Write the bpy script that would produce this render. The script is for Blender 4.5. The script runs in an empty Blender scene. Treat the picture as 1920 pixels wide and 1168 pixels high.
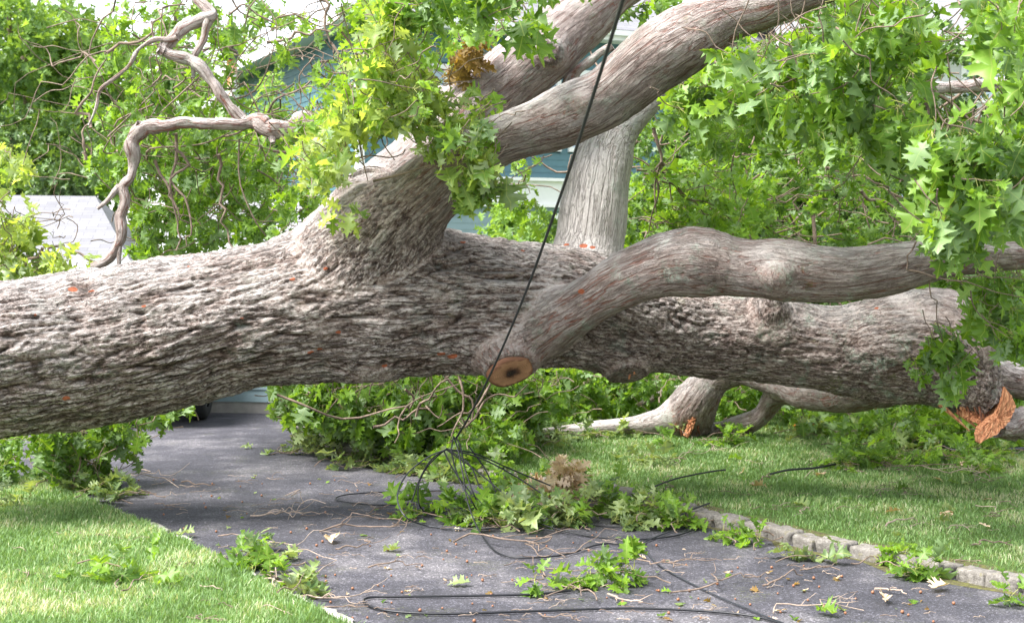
import bpy, math, random
import numpy as np
from mathutils import Vector, geometry
R = math.radians
rs = np.random.RandomState(7)
random.seed(7)
SC = bpy.context.scene
COL = SC.collection

# ------------------------------------------------------------------ camera, sky, sun, exposure
F = 2667.0; HOR = 490.0; CAMZ = 1.6
PITCH = math.atan((584 - HOR) / F)
cam_d = bpy.data.cameras.new('camera'); cam = bpy.data.objects.new('camera', cam_d); COL.objects.link(cam)
cam_d.sensor_width = 36; cam_d.lens = F / 1920 * 36; cam_d.clip_end = 3000; cam_d.clip_start = 0.05
cam.location = (0, 0, CAMZ); cam.rotation_euler = (math.pi / 2 - PITCH, 0, 0)
cam_d.dof.use_dof = True; cam_d.dof.focus_distance = 8.3; cam_d.dof.aperture_fstop = 5.0
SC.camera = cam
SUN = Vector((-0.50, -0.22, 0.84)).normalized()
world = bpy.data.worlds.new('World'); SC.world = world; world.use_nodes = True
nt = world.node_tree; bg = nt.nodes['Background']
sky = nt.nodes.new('ShaderNodeTexSky'); sky.sky_type = 'NISHITA'; sky.sun_disc = False
sky.sun_elevation = math.asin(SUN.z); sky.sun_rotation = math.atan2(SUN.x, SUN.y)
sky.air_density = 1.0; sky.dust_density = 1.5; sky.ozone_density = 1.0
hs = nt.nodes.new('ShaderNodeHueSaturation'); hs.inputs['Saturation'].default_value = 0.30
nt.links.new(sky.outputs[0], hs.inputs['Color']); nt.links.new(hs.outputs[0], bg.inputs[0]); bg.inputs[1].default_value = 0.13
sl = bpy.data.lights.new('sun', 'SUN'); sl.energy = 3.1; sl.angle = R(28); sl.color = (1.0, 0.97, 0.94)
so = bpy.data.objects.new('sun', sl); COL.objects.link(so); so.rotation_euler = SUN.to_track_quat('Z', 'Y').to_euler(); so.location = (-5, 0, 12)
SC.view_settings.view_transform = 'Standard'; SC.view_settings.look = 'None'; SC.view_settings.gamma = 1
SC.view_settings.use_curve_mapping = False; SC.view_settings.exposure = 1.85
SC.cycles.use_denoising = True; SC.cycles.max_bounces = 6; SC.cycles.transparent_max_bounces = 6
SC.cycles.diffuse_bounces = 4; SC.cycles.transmission_bounces = 4

# ------------------------------------------------------------------ helpers
def P(x, y, D):
    a = (x - 960) / F; b = (584 - y) / F
    return np.array([a * D, D * (math.cos(PITCH) + b * math.sin(PITCH)), CAMZ + D * (-math.sin(PITCH) + b * math.cos(PITCH))])
def G(x, y, z=0.0):
    q = P(x, y, 1.0); t = (CAMZ - z) / (CAMZ - q[2]); return np.array([q[0] * t, q[1] * t, z])

BASE = {}
def setp(o, label=None, cat=None, group=None, kind=None):
    if label: o['label'] = label
    if cat: o['category'] = cat
    if group: o['group'] = group
    if kind: o['kind'] = kind
    return o
def thing(name, label, cat, loc=(0, 0, 0), rz=0, group=None):
    o = bpy.data.objects.new(name, None); COL.objects.link(o); o.location = loc; o.rotation_euler = (0, 0, rz)
    o.empty_display_size = 0.1
    BASE[o.name] = np.array(loc, float)
    return setp(o, label, cat, group)
def add(name, V, Fs, mats, parent=None, smooth=True, attrs=None, mi=None, local=False, label=None):
    """V (N,3); Fs: (M,k) array or list of such arrays; world coordinates unless local."""
    V = np.asarray(V, float)
    base = np.zeros(3)
    if parent is not None: base = BASE.get(parent.name, np.zeros(3))
    if not local: V = V - base
    if not isinstance(Fs, list): Fs = [Fs]
    Fs = [np.asarray(f, np.int32) for f in Fs if len(f)]
    me = bpy.data.meshes.new(name)
    me.vertices.add(len(V)); me.vertices.foreach_set('co', V.astype(np.float32).ravel())
    loops = np.concatenate([f.ravel() for f in Fs]); me.loops.add(len(loops)); me.loops.foreach_set('vertex_index', loops)
    tot = np.concatenate([np.full(len(f), f.shape[1]) for f in Fs]); st = np.concatenate([[0], np.cumsum(tot)[:-1]])
    me.polygons.add(len(tot)); me.polygons.foreach_set('loop_start', st.astype(np.int32))
    if not isinstance(mats, (list, tuple)): mats = [mats]
    for m in mats: me.materials.append(m)
    if mi is not None: me.polygons.foreach_set('material_index', np.asarray(mi, np.int32))
    me.polygons.foreach_set('use_smooth', np.full(len(tot), bool(smooth)))
    for k, a in (attrs or {}).items():
        a = np.asarray(a, np.float32)
        if a.ndim == 1: at = me.attributes.new(k, 'FLOAT', 'POINT'); at.data.foreach_set('value', a)
        else: at = me.attributes.new(k, 'FLOAT_VECTOR', 'POINT'); at.data.foreach_set('vector', a[:, :3].ravel())
    me.update(calc_edges=True)
    o = bpy.data.objects.new(name, me); COL.objects.link(o)
    if parent is not None:
        o.parent = parent; BASE[o.name] = base
    else: BASE[o.name] = np.zeros(3)
    if label: o['label'] = label
    return o
def recentre(o):
    """put a top-level mesh's origin at its base"""
    me = o.data; n = len(me.vertices); c = np.empty(n * 3, np.float32); me.vertices.foreach_get('co', c); c = c.reshape(-1, 3)
    b = np.array([c[:, 0].mean(), c[:, 1].mean(), c[:, 2].min()]); me.vertices.foreach_set('co', (c - b).astype(np.float32).ravel())
    o.location = b; BASE[o.name] = b.astype(float); me.update(); return o
def cat(lst):
    """merge list of (V, [faces...]) into one"""
    VV, FF, n = [], {}, 0
    for V, Fs in lst:
        if not isinstance(Fs, list): Fs = [Fs]
        for f in Fs:
            f = np.asarray(f, np.int32)
            if len(f): FF.setdefault(f.shape[1], []).append(f + n)
        VV.append(V); n += len(V)
    return np.concatenate(VV), [np.concatenate(v) for v in FF.values()]
def box(x0, x1, y0, y1, z0, z1):
    V = np.array([(x, y, z) for z in (z0, z1) for y in (y0, y1) for x in (x0, x1)], float)
    return V, np.array([(0, 2, 3, 1), (4, 5, 7, 6), (0, 1, 5, 4), (2, 6, 7, 3), (0, 4, 6, 2), (1, 3, 7, 5)])

# numpy gradient noise
def _h(ix, iy, iz):
    h = (ix.astype(np.int64) * 374761393 + iy.astype(np.int64) * 668265263 + iz.astype(np.int64) * 2147483647) & 0xffffffff
    h = ((h ^ (h >> 13)) * 1274126177) & 0xffffffff; h = ((h ^ (h >> 15)) * 2246822519) & 0xffffffff
    return h ^ (h >> 16)
GR = rs.normal(size=(256, 3)); GR /= np.linalg.norm(GR, axis=1)[:, None]
RM, _ = np.linalg.qr(rs.normal(size=(3, 3)))
def perlin(p):
    p = np.asarray(p, float) @ RM; i = np.floor(p).astype(np.int64); f = p - i; u = f * f * f * (f * (f * 6 - 15) + 10)
    r = 0
    for dx in (0, 1):
        wx = u[:, 0] if dx else 1 - u[:, 0]
        for dy in (0, 1):
            wy = u[:, 1] if dy else 1 - u[:, 1]
            for dz in (0, 1):
                wz = u[:, 2] if dz else 1 - u[:, 2]
                g = GR[_h(i[:, 0] + dx, i[:, 1] + dy, i[:, 2] + dz) & 255]
                r = r + wx * wy * wz * ((f[:, 0] - dx) * g[:, 0] + (f[:, 1] - dy) * g[:, 1] + (f[:, 2] - dz) * g[:, 2])
    return r * 1.6
def sstep(a, b, x):
    t = np.clip((x - a) / (b - a), 0, 1); return t * t * (3 - 2 * t)
def spline(pts, step):
    """Catmull-Rom through rows of any width, resampled about every step metres (first three columns are xyz)"""
    p = np.asarray(pts, float); q = np.vstack([2 * p[0] - p[1], p, 2 * p[-1] - p[-2]]); out = []
    for k in range(1, len(q) - 2):
        n = max(1, int(np.linalg.norm(q[k + 1, :3] - q[k, :3]) / step)); t = np.arange(n)[:, None] / n
        a, b, c, d = q[k - 1], q[k], q[k + 1], q[k + 2]
        out.append(0.5 * (2 * b + (c - a) * t + (2 * a - 5 * b + 4 * c - d) * t ** 2 + (3 * b - a - 3 * c + d) * t ** 3))
    out.append(p[-1:]); return np.vstack(out)
def frames(C):
    T = np.gradient(C, axis=0); T /= np.linalg.norm(T, axis=1)[:, None] + 1e-9
    up = np.array([0, 0, 1.]) if abs(T[0, 2]) < .9 else np.array([0, 1., 0])
    A = np.zeros_like(C); a = np.cross(T[0], up)
    for k in range(len(C)):
        a = a - T[k] * a.dot(T[k]); a /= np.linalg.norm(a) + 1e-9; A[k] = a
    return T, A, np.cross(T, A)
def tube(C, r, sides=8, cap=True):
    T, A, B = frames(C); n = len(C); th = np.arange(sides) * 2 * math.pi / sides
    V = C[:, None] + (A[:, None] * np.cos(th)[None, :, None] + B[:, None] * np.sin(th)[None, :, None]) * np.asarray(r).reshape(-1, 1, 1)
    V = V.reshape(-1, 3); k = np.arange(n - 1)[:, None] * sides; j = np.arange(sides)[None]; j2 = (j + 1) % sides
    Q = np.stack([k + j, k + j2, k + sides + j2, k + sides + j], -1).reshape(-1, 4); Fs = [Q[:, ::-1]]
    if cap:
        V = np.vstack([V, C[0], C[-1]]); a = n * sides; jj = np.arange(sides); j3 = (jj + 1) % sides
        Fs.append(np.vstack([np.stack([np.full(sides, a), jj, j3], -1)[:, ::-1] * 1, np.stack([np.full(sides, a + 1), (n - 1) * sides + j3, (n - 1) * sides + jj], -1)[:, ::-1]]))
    return V, Fs
def inpoly(pt, poly):
    x, y = pt[:, 0], pt[:, 1]; c = np.zeros(len(pt), bool); n = len(poly)
    for i in range(n):
        x1, y1 = poly[i][:2]; x2, y2 = poly[i - 1][:2]
        m = ((y1 > y) != (y2 > y)) & (x < (x2 - x1) * (y - y1) / ((y2 - y1) + 1e-12) + x1); c ^= m
    return c
def samp(poly, n, rng):
    p = np.array(poly, float); lo, hi = p.min(0), p.max(0); out = np.zeros((0, 2))
    while len(out) < n:
        q = rng.uniform(lo, hi, (n * 2, 2)); out = np.vstack([out, q[inpoly(q, poly)]])
    return out[:n]

# ------------------------------------------------------------------ materials
class N:
    def __init__(s, name):
        s.m = bpy.data.materials.new(name); s.m.use_nodes = True; s.t = s.m.node_tree; s.b = s.t.nodes['Principled BSDF']; s.out = s.t.nodes['Material Output']
    def n(s, typ, **kw):
        o = s.t.nodes.new(typ)
        for k, v in kw.items():
            if k in o.inputs.keys() if isinstance(k, str) else False: s.set(o.inputs[k], v)
            else: setattr(o, k, v)
        return o
    def set(s, inp, v):
        if hasattr(v, 'is_output') or isinstance(v, bpy.types.NodeSocket): s.t.links.new(v, inp)
        else: inp.default_value = v
    def attr(s, name, fac=True):
        o = s.t.nodes.new('ShaderNodeAttribute'); o.attribute_name = name; return o.outputs['Fac' if fac else 'Vector']
    def noise(s, vec, scale, detail=4, rough=.55, dist=0):
        o = s.t.nodes.new('ShaderNodeTexNoise'); s.set(o.inputs['Vector'], vec); s.set(o.inputs['Scale'], scale); s.set(o.inputs['Detail'], detail); s.set(o.inputs['Roughness'], rough); s.set(o.inputs['Distortion'], dist); return o.outputs['Fac']
    def vor(s, vec, scale, feature='F1', out='Distance'):
        o = s.t.nodes.new('ShaderNodeTexVoronoi'); o.feature = feature; s.set(o.inputs['Vector'], vec); s.set(o.inputs['Scale'], scale); return o.outputs[out]
    def ramp(s, fac, stops):
        o = s.t.nodes.new('ShaderNodeValToRGB'); s.set(o.inputs[0], fac); e = o.color_ramp.elements
        while len(e) < len(stops): e.new(.5)
        for k, (p, c) in enumerate(stops):
            e[k].position = p; e[k].color = (*c, 1) if isinstance(c, (tuple, list)) else (c, c, c, 1)
        return o.outputs[0]
    def mix(s, f, a, b, mode='MIX'):
        o = s.t.nodes.new('ShaderNodeMix'); o.data_type = 'RGBA'; o.blend_type = mode
        s.set(o.inputs[0], f); 
        for i, v in ((6, a), (7, b)):
            if isinstance(v, (tuple, list)): v = (*v, 1) if len(v) == 3 else v
            s.set(o.inputs[i], v)
        return o.outputs[2]
    def math(s, op, a, b=0.0, c=0.0, clamp=False):
        o = s.t.nodes.new('ShaderNodeMath'); o.operation = op; o.use_clamp = clamp; s.set(o.inputs[0], a); s.set(o.inputs[1], b); s.set(o.inputs[2], c); return o.outputs[0]
    def mapv(s, vec, sc):
        o = s.t.nodes.new('ShaderNodeMapping'); s.set(o.inputs['Vector'], vec); o.inputs['Scale'].default_value = sc; return o.outputs[0]
    def obj(s): return s.t.nodes.new('ShaderNodeTexCoord').outputs['Object']
    def pos(s): return s.t.nodes.new('ShaderNodeNewGeometry').outputs['Position']
    def bump(s, h, strength=.5, dist=.01, nrm=None):
        o = s.t.nodes.new('ShaderNodeBump'); s.set(o.inputs['Height'], h); o.inputs['Strength'].default_value = strength; o.inputs['Distance'].default_value = dist
        if nrm is not None: s.set(o.inputs['Normal'], nrm)
        s.t.links.new(o.outputs[0], s.b.inputs['Normal']); return o.outputs[0]
    def col(s, c): s.set(s.b.inputs['Base Color'], (*c, 1) if isinstance(c, (tuple, list)) else c)
    def rough(s, r): s.set(s.b.inputs['Roughness'], r)

def simple(name, c, rough=.6, var=.25, scale=12, bump=.15, metal=0, spec=.5):
    n = N(name); q = n.noise(n.obj(), scale, 5); a = tuple(x * (1 - var) for x in c); b = tuple(min(1, x * (1 + var)) for x in c)
    n.col(n.ramp(q, [(.3, a), (.7, b)])); n.rough(rough); n.b.inputs['Metallic'].default_value = metal; n.b.inputs['Specular IOR Level'].default_value = spec
    if bump: n.bump(n.noise(n.obj(), scale * 6, 4), bump, .01)
    return n.m

def bark_mat():
    n = N('oak_bark'); bc = n.attr('bc', False); bh = n.attr('bh'); rug = n.attr('rug'); pos = n.pos()
    ge = n.t.nodes.new('ShaderNodeNewGeometry'); sp = n.t.nodes.new('ShaderNodeSeparateXYZ'); n.t.links.new(ge.outputs['Normal'], sp.inputs[0]); nz = sp.outputs[2]
    # rugged bark colour from ridge height
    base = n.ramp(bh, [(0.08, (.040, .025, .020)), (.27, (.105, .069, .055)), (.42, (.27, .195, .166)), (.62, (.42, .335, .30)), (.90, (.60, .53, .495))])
    fine = n.noise(n.mapv(bc, (38, 60, 60)), 1.0, 8, .78)
    base = n.mix(n.ramp(fine, [(.38, 1.0), (.55, 0.0)]), base, n.mix(1.0, base, (.30, .235, .205), 'MULTIPLY'))
    base = n.mix(n.ramp(fine, [(.56, 0.0), (.72, .6)]), base, (.60, .55, .53))
    w3 = n.noise(n.mapv(bc, (3.0, 21, 21)), 1.0, 5, .62, .9); jn = n.attr('jn')
    cr3 = n.math('MULTIPLY', n.ramp(n.math('ABSOLUTE', n.math('SUBTRACT', w3, .5)), [(0.0, 1.0), (.014, .8), (.032, 0.0)]), jn)
    base = n.mix(n.math('MULTIPLY', cr3, .80), base, (.055, .033, .026))
    # smooth limb bark: grey-tan plates with thin red-brown cracks along the grain
    w = n.noise(n.mapv(bc, (1.5, 21, 21)), 1.0, 3, .45, .35)
    cr = n.ramp(n.math('ABSOLUTE', n.math('SUBTRACT', w, .5)), [(0.0, 1.0), (.012, .6), (.028, 0.0)])
    w2 = n.noise(n.mapv(bc, (4, 40, 40)), 1.0, 3, .5, .4)
    cr2 = n.ramp(n.math('ABSOLUTE', n.math('SUBTRACT', w2, .5)), [(0.0, 1.0), (.024, 0.0)])
    big = n.noise(n.mapv(bc, (1.2, 4, 4)), 1.0, 4)
    lim = n.ramp(n.noise(n.mapv(bc, (5, 20, 20)), 1.0, 7, .7), [(.30, (.21, .155, .135)), (.5, (.37, .305, .28)), (.70, (.58, .525, .50))])
    red = n.mix(n.ramp(big, [(.35, 0.0), (.6, 1.0)]), (.10, .06, .05), (.30, .10, .06))
    lim = n.mix(n.ramp(n.noise(n.mapv(bc, (50, 70, 70)), 1.0, 7, .75), [(.35, .55), (.52, 0.0)]), lim, n.mix(1.0, lim, (.5, .42, .38), 'MULTIPLY')); lim = n.mix(n.math('MULTIPLY', cr2, .28), lim, red); lim = n.mix(n.math('MULTIPLY', cr, .9), lim, red)
    base = n.mix(n.math('MULTIPLY', cr2, .5), base, (.055, .035, .03))
    lim = n.mix(n.math('MULTIPLY', n.attr('pl'), n.ramp(big, [(.2, .55), (.7, .95)])), lim, n.ramp(fine, [(.35, (.36, .34, .32)), (.6, (.64, .62, .59))]))
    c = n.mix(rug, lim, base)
    # lichen and moss patches, and tops painted pale as lit
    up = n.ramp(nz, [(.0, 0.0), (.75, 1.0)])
    lm = n.ramp(n.noise(pos, 5.5, 6, .68), [(.54, 0.0), (.66, 1.0)])
    lfine = n.ramp(n.noise(pos, 70, 3, .6), [(.4, .15), (.55, 1.0)])
    lich = n.math('MULTIPLY', n.math('MULTIPLY', lm, lfine), n.attr('lich'))
    c = n.mix(n.math('MULTIPLY', lich, .85), c, n.ramp(n.noise(pos, 25, 3), [(.4, (.20, .25, .19)), (.6, (.44, .50, .42))]))
    pale = n.math('MULTIPLY', n.math('MULTIPLY', up, n.ramp(n.noise(pos, 3.0, 5, .6), [(.38, .15), (.62, 1.0)])), .55)  # light falling on upward faces, put into the bark colour
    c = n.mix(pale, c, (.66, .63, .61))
    ms = n.math('MULTIPLY', n.math('MULTIPLY', n.ramp(n.noise(pos, 4.2, 6, .7), [(.60, 0.0), (.68, 1.0)]), n.ramp(n.noise(pos, 50, 3), [(.42, 0.0), (.55, 1.0)])), n.attr('lich'))
    c = n.mix(n.math('MULTIPLY', ms, .6), c, (.16, .17, .045))
    # fresh orange-red knocks
    kn = n.ramp(n.math('ADD', n.attr('knock'), n.math('MULTIPLY', n.noise(pos, 60, 4, .7), .6)), [(.80, 0.0), (.88, 1.0)]); c = n.mix(n.math('MULTIPLY', kn, .9), c, (.50, .13, .05))
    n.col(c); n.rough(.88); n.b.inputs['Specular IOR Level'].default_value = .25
    h1 = n.math('MULTIPLY', n.noise(n.mapv(bc, (48, 75, 75)), 1.0, 8, .72), n.math('MULTIPLY_ADD', rug, .75, .25))
    h = n.math('SUBTRACT', h1, n.math('MULTIPLY', n.math('ADD', cr, n.math('MULTIPLY', cr2, .7)), n.math('MULTIPLY_ADD', rug, -.12, .34)))
    h = n.math('SUBTRACT', h, n.math('MULTIPLY', n.math('MULTIPLY', cr3, rug), .55)); pn_ = n.math('MULTIPLY', n.noise(pos, 45, 7, .7), .8)
    h = n.math('ADD', n.math('MULTIPLY', h, jn), n.math('MULTIPLY', pn_, n.math('SUBTRACT', 1.0, n.math('MULTIPLY', jn, .75))))
    n.bump(h, 1.0, .028); return n.m

def leaf_mat(name, dark, light, under, trans=.38, vein=(.35, .42, .10), gloss=.42):
    n = N(name); t = n.attr('tint'); uv = n.attr('luv', False); sp = n.t.nodes.new('ShaderNodeSeparateXYZ'); n.t.links.new(uv, sp.inputs[0])
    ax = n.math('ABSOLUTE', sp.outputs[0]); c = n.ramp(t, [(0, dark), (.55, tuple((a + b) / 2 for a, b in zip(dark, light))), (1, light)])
    c = n.mix(n.math('MULTIPLY', n.ramp(n.noise(n.pos(), 30, 3), [(.35, 0.0), (.7, 1.0)]), .22), c, light)
    lat = n.math('PINGPONG', n.math('SUBTRACT', sp.outputs[1], n.math('MULTIPLY', ax, .75)), .085)
    v = n.math('MAXIMUM', n.ramp(ax, [(.006, 1.0), (.016, 0.0)]), n.math('MULTIPLY', n.ramp(lat, [(.004, 1.0), (.012, 0.0)]), .35))
    c = n.mix(n.math('MULTIPLY', v, .6), c, vein)
    ge = n.t.nodes.new('ShaderNodeNewGeometry'); c2 = n.mix(n.math('MULTIPLY', ge.outputs['Backfacing'], .65), c, under)
    n.col(c2); n.rough(gloss); n.b.inputs['Specular IOR Level'].default_value = .38
    tr = n.t.nodes.new('ShaderNodeBsdfTranslucent'); hsv = n.t.nodes.new('ShaderNodeMix'); hsv.data_type = 'RGBA'; hsv.blend_type = 'MULTIPLY'; hsv.inputs[0].default_value = 1
    n.t.links.new(c, hsv.inputs[6]); hsv.inputs[7].default_value = (1.9, 1.75, .6, 1); n.t.links.new(hsv.outputs[2], tr.inputs[0])
    mx = n.t.nodes.new('ShaderNodeMixShader'); mx.inputs[0].default_value = trans; n.t.links.new(n.b.outputs[0], mx.inputs[1]); n.t.links.new(tr.outputs[0], mx.inputs[2]); n.t.links.new(mx.outputs[0], n.out.inputs[0])
    return n.m

M = {}
M['bark'] = bark_mat()
M['leaf'] = leaf_mat('oak_leaf', (.048, .115, .014), (.20, .355, .04), (.27, .38, .20), .43)
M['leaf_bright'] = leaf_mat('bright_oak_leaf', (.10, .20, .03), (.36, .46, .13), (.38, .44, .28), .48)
M['leaf_far'] = leaf_mat('tree_leaf', (.06, .14, .035), (.23, .37, .09), (.16, .26, .12), .4)
M['leaf_dark'] = leaf_mat('evergreen_leaf', (.025, .065, .016), (.10, .19, .04), (.09, .14, .07), .25)
M['leaf_pale'] = leaf_mat('wilted_oak_leaf', (.07, .13, .04), (.30, .38, .15), (.38, .45, .30), .3)
M['leaf_dead'] = leaf_mat('dead_oak_leaf', (.38, .26, .17), (.72, .58, .43), (.5, .38, .25), .2, (.3, .2, .1), .8)
M['leaf_rust'] = leaf_mat('rusty_oak_leaf', (.09, .07, .02), (.24, .145, .04), (.3, .2, .06), .35, (.4, .3, .1), .7)
M['leaf_orange'] = leaf_mat('orange_oak_leaf', (.35, .10, .02), (.6, .25, .06), (.5, .2, .06), .3, (.4, .2, .1), .8)
M['twig'] = simple('twig_bark', (.20, .145, .11), .85, .45, 30, .5)
M['twig_pale'] = simple('pale_twig_bark', (.36, .28, .22), .85, .4, 30, .5)
M['petiole'] = simple('petiole', (.28, .30, .07), .5, .3, 20, 0)
M['cable'] = simple('black_cable', (.007, .008, .011), .45, .3, 30, .1)
M['cable_grey'] = simple('worn_cable', (.03, .033, .04), .45, .4, 40, .2)
def wood_mat(name, a, b, c):
    n = N(name); o = n.obj(); q = n.noise(n.mapv(o, (60, 60, 9)), 1.0, 6, .7); n.col(n.ramp(q, [(.3, a), (.5, b), (.72, c)])); n.rough(.8); n.bump(q, .8, .02); return n.m
M['wood'] = wood_mat('fresh_torn_wood', (.16, .05, .022), (.46, .19, .085), (.66, .38, .21))
M['wood_dark'] = wood_mat('dark_torn_wood', (.04, .015, .01), (.17, .06, .03), (.38, .17, .07))
def cut_mat():
    n = N('sawn_wood'); d = n.math('MULTIPLY', n.attr('rad'), 1.0); q = n.noise(n.pos(), 40, 5)
    dd = n.math('ADD', d, n.math('MULTIPLY', n.math('SUBTRACT', n.noise(n.pos(), 22, 4), .5), .45))
    c = n.ramp(dd, [(.16, (.012, .008, .006)), (.28, (.10, .04, .02)), (.45, (.33, .17, .09)), (.80, (.42, .22, .12)), (.93, (.20, .085, .045))])
    rg = n.math('PINGPONG', n.math('ADD', d, n.math('MULTIPLY', q, .05)), .045); c = n.mix(n.math('MULTIPLY', n.ramp(rg, [(.0, 1.0), (.03, 0.0)]), .35), c, (.14, .06, .03))
    n.col(c); n.rough(.75); n.bump(q, .4, .01); return n.m
M['cut'] = cut_mat()

# ------------------------------------------------------------------ leaves and foliage
HALF = [(0, 0), (.05, .10), (.19, .11), (.16, .19), (.07, .25), (.15, .30), (.37, .29), (.31, .36), (.41, .43), (.24, .45), (.09, .50), (.17, .56), (.40, .60), (.30, .65), (.34, .75), (.17, .72), (.08, .77), (.19, .88), (.08, .87), (0, 1.0)]
def make_leaf(half, mids):
    ring = half + [(0, m) for m in mids]
    tri = [tuple(t) for t in geometry.tessellate_polygon([[Vector((a, b, 0)) for a, b in ring]])]
    pts = list(ring); tl = []
    for t in tri:
        (x0, y0), (x1, y1), (x2, y2) = [ring[i] for i in t]
        ar = (x1 - x0) * (y2 - y0) - (x2 - x0) * (y1 - y0)
        if abs(ar) < 1e-9: continue
        tl.append(t if ar > 0 else t[::-1])
    idx = {}
    for i, (x, y) in enumerate(ring):
        if x == 0: idx[i] = i
        else: idx[i] = len(pts); pts.append((-x, y))
    tl += [tuple(idx[i] for i in t[::-1]) for t in tl[:]]
    return np.array(pts, float), np.array(tl, np.int32)
LEAF = make_leaf(HALF, [.75, .5, .25])
LEAF_S = make_leaf([(0, 0), (.22, .15), (.09, .27), (.38, .36), (.12, .5), (.36, .66), (.10, .76), (0, 1)], [.5])
LEAF_T = (np.array([(0, 0), (.26, .45), (0, 1), (-.26, .45)], float), np.array([(0, 1, 2), (0, 2, 3)], np.int32))

class Fol:
    def __init__(s, rng): s.r = rng; s.p = []; s.d = []; s.n = []; s.s = []; s.t = []; s.tw = []; s.pt = []
    def leaf(s, p, d, n, size, tint): s.p.append(p); s.d.append(d); s.n.append(n); s.s.append(size); s.t.append(tint)
    def cluster(s, pos, axis, n=7, size=.18, tint=.5, spread=1.0, droop=.35, pet=.05, petioles=True):
        r = s.r; axis = axis / (np.linalg.norm(axis) + 1e-9)
        for k in range(n):
            rad = r.normal(size=3); rad -= axis * rad.dot(axis); rad /= np.linalg.norm(rad) + 1e-9
            d = axis * r.uniform(.1, .9) + rad * spread * r.uniform(.6, 1.1); d[2] -= droop * r.uniform(.3, 1.8); d /= np.linalg.norm(d)
            b = pos - axis * r.uniform(0, .13) * (size / .18)
            pl = pet * r.uniform(.5, 1.4) * size / .18; e = b + d * pl + np.array([0, 0, .01])
            nn = np.array([0, 0, 1.]) * r.uniform(.2, 1.1) + r.normal(size=3) * .5; nn -= d * nn.dot(d); nn /= np.linalg.norm(nn) + 1e-9
            s.leaf(e, d, nn, size * r.uniform(.45, 1.2), np.clip(tint + r.normal() * .28, 0, 1))
            if petioles: s.pt.append((b, e))
    def twig(s, pts, r0, r1): s.tw.append((np.asarray(pts), r0, r1))
    def build(s, parent, mat, tmpl=LEAF, twigmat=None, name='foliage', label=None, base_obj=None):
        r = s.r; p = np.array(s.p); d = np.array(s.d); nn = np.array(s.n); sz = np.array(s.s); t = np.array(s.t); T, tri = tmpl; k = len(p)
        sd = np.cross(d, nn); x = T[:, 0]; y = T[:, 1]
        w = r.uniform(.55, 1.2, (k, 1)); fold = r.uniform(-.25, .75, (k, 1)); curl = r.uniform(-.25, .85, (k, 1)); wv = r.uniform(0, 6.3, (k, 1)); am = r.uniform(.02, .11, (k, 1)); tw = r.uniform(-.9, .9, (k, 1))
        X = x[None] * w; Z = np.abs(x)[None] * fold - curl * (y[None] ** 2) * .6 + am * np.sin(x[None] * 14 + y[None] * 9 + wv) + tw * x[None] * y[None]
        Y = y[None] * (1 - .12 * np.abs(curl))
        V = p[:, None] + sz[:, None, None] * (X[..., None] * sd[:, None] + Y[..., None] * d[:, None] + Z[..., None] * nn[:, None])
        Fc = (tri[None] + (np.arange(k) * len(T))[:, None, None]).reshape(-1, 3)
        tint = np.repeat(t, len(T)); luv = np.zeros((k, len(T), 3)); luv[..., 0] = x; luv[..., 1] = y
        V = V.reshape(-1, 3); luv = luv.reshape(-1, 3); FF = [Fc]; mats = [mat]; mi = np.zeros(len(Fc), int)
        if s.pt and len(T) > 12:
            a = np.array([q[0] for q in s.pt]); b = np.array([q[1] for q in s.pt]); dd = b - a; u = np.cross(dd, [0.3, .9, .2]); u /= np.linalg.norm(u, axis=1)[:, None] + 1e-9; v = np.cross(dd, u); v /= np.linalg.norm(v, axis=1)[:, None] + 1e-9
            rr = .0017; ring = [(u * math.cos(g) + v * math.sin(g)) * rr for g in (0, 2.1, 4.2)]
            V2 = np.stack([a + q for q in ring] + [b + q for q in ring], 1).reshape(-1, 3)
            f0 = np.array([(0, 1, 4, 3), (1, 2, 5, 4), (2, 0, 3, 5)]); F2 = (f0[None] + (np.arange(len(a)) * 6)[:, None, None]).reshape(-1, 4) + len(V)
            V = np.vstack([V, V2]); FF.append(F2); mats.append(M['petiole']); mi = np.concatenate([mi, np.ones(len(F2), int)]); tint = np.append(tint, np.zeros(len(V2))); luv = np.vstack([luv, np.zeros((len(V2), 3))])
        o = add(name, V, FF, mats, parent, True, {'tint': tint, 'luv': luv}, mi, label=label)
        if s.tw:
            L = [tube(pts, np.linspace(r0, r1, len(pts)), 5 if r0 < .012 else 7) for pts, r0, r1 in s.tw]
            if len(L) <= 8:
                for q in L: add('twig', *q, twigmat or M['twig'], parent)
            else:
                V3, F3 = cat(L); add('twigs', V3, F3, twigmat or M['twig'], parent)
        return o
def wander(rng, a, b, n=7, amp=.06, sag=0.0):
    t = np.linspace(0, 1, n)[:, None]; q = a + (b - a) * t; L = np.linalg.norm(b - a)
    off = np.cumsum(rng.normal(size=(n, 3)), 0); off -= off[0] + (off[-1] - off[0]) * t
    q = q + off * amp * L; q[:, 2] -= (4 * t * (1 - t))[:, 0] * sag * L
    return spline(q, max(.02, L / 14))
GAP = [(1735, -30), (1850, -20), (1895, 150), (1850, 225), (1760, 240), (1725, 130)]
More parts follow.
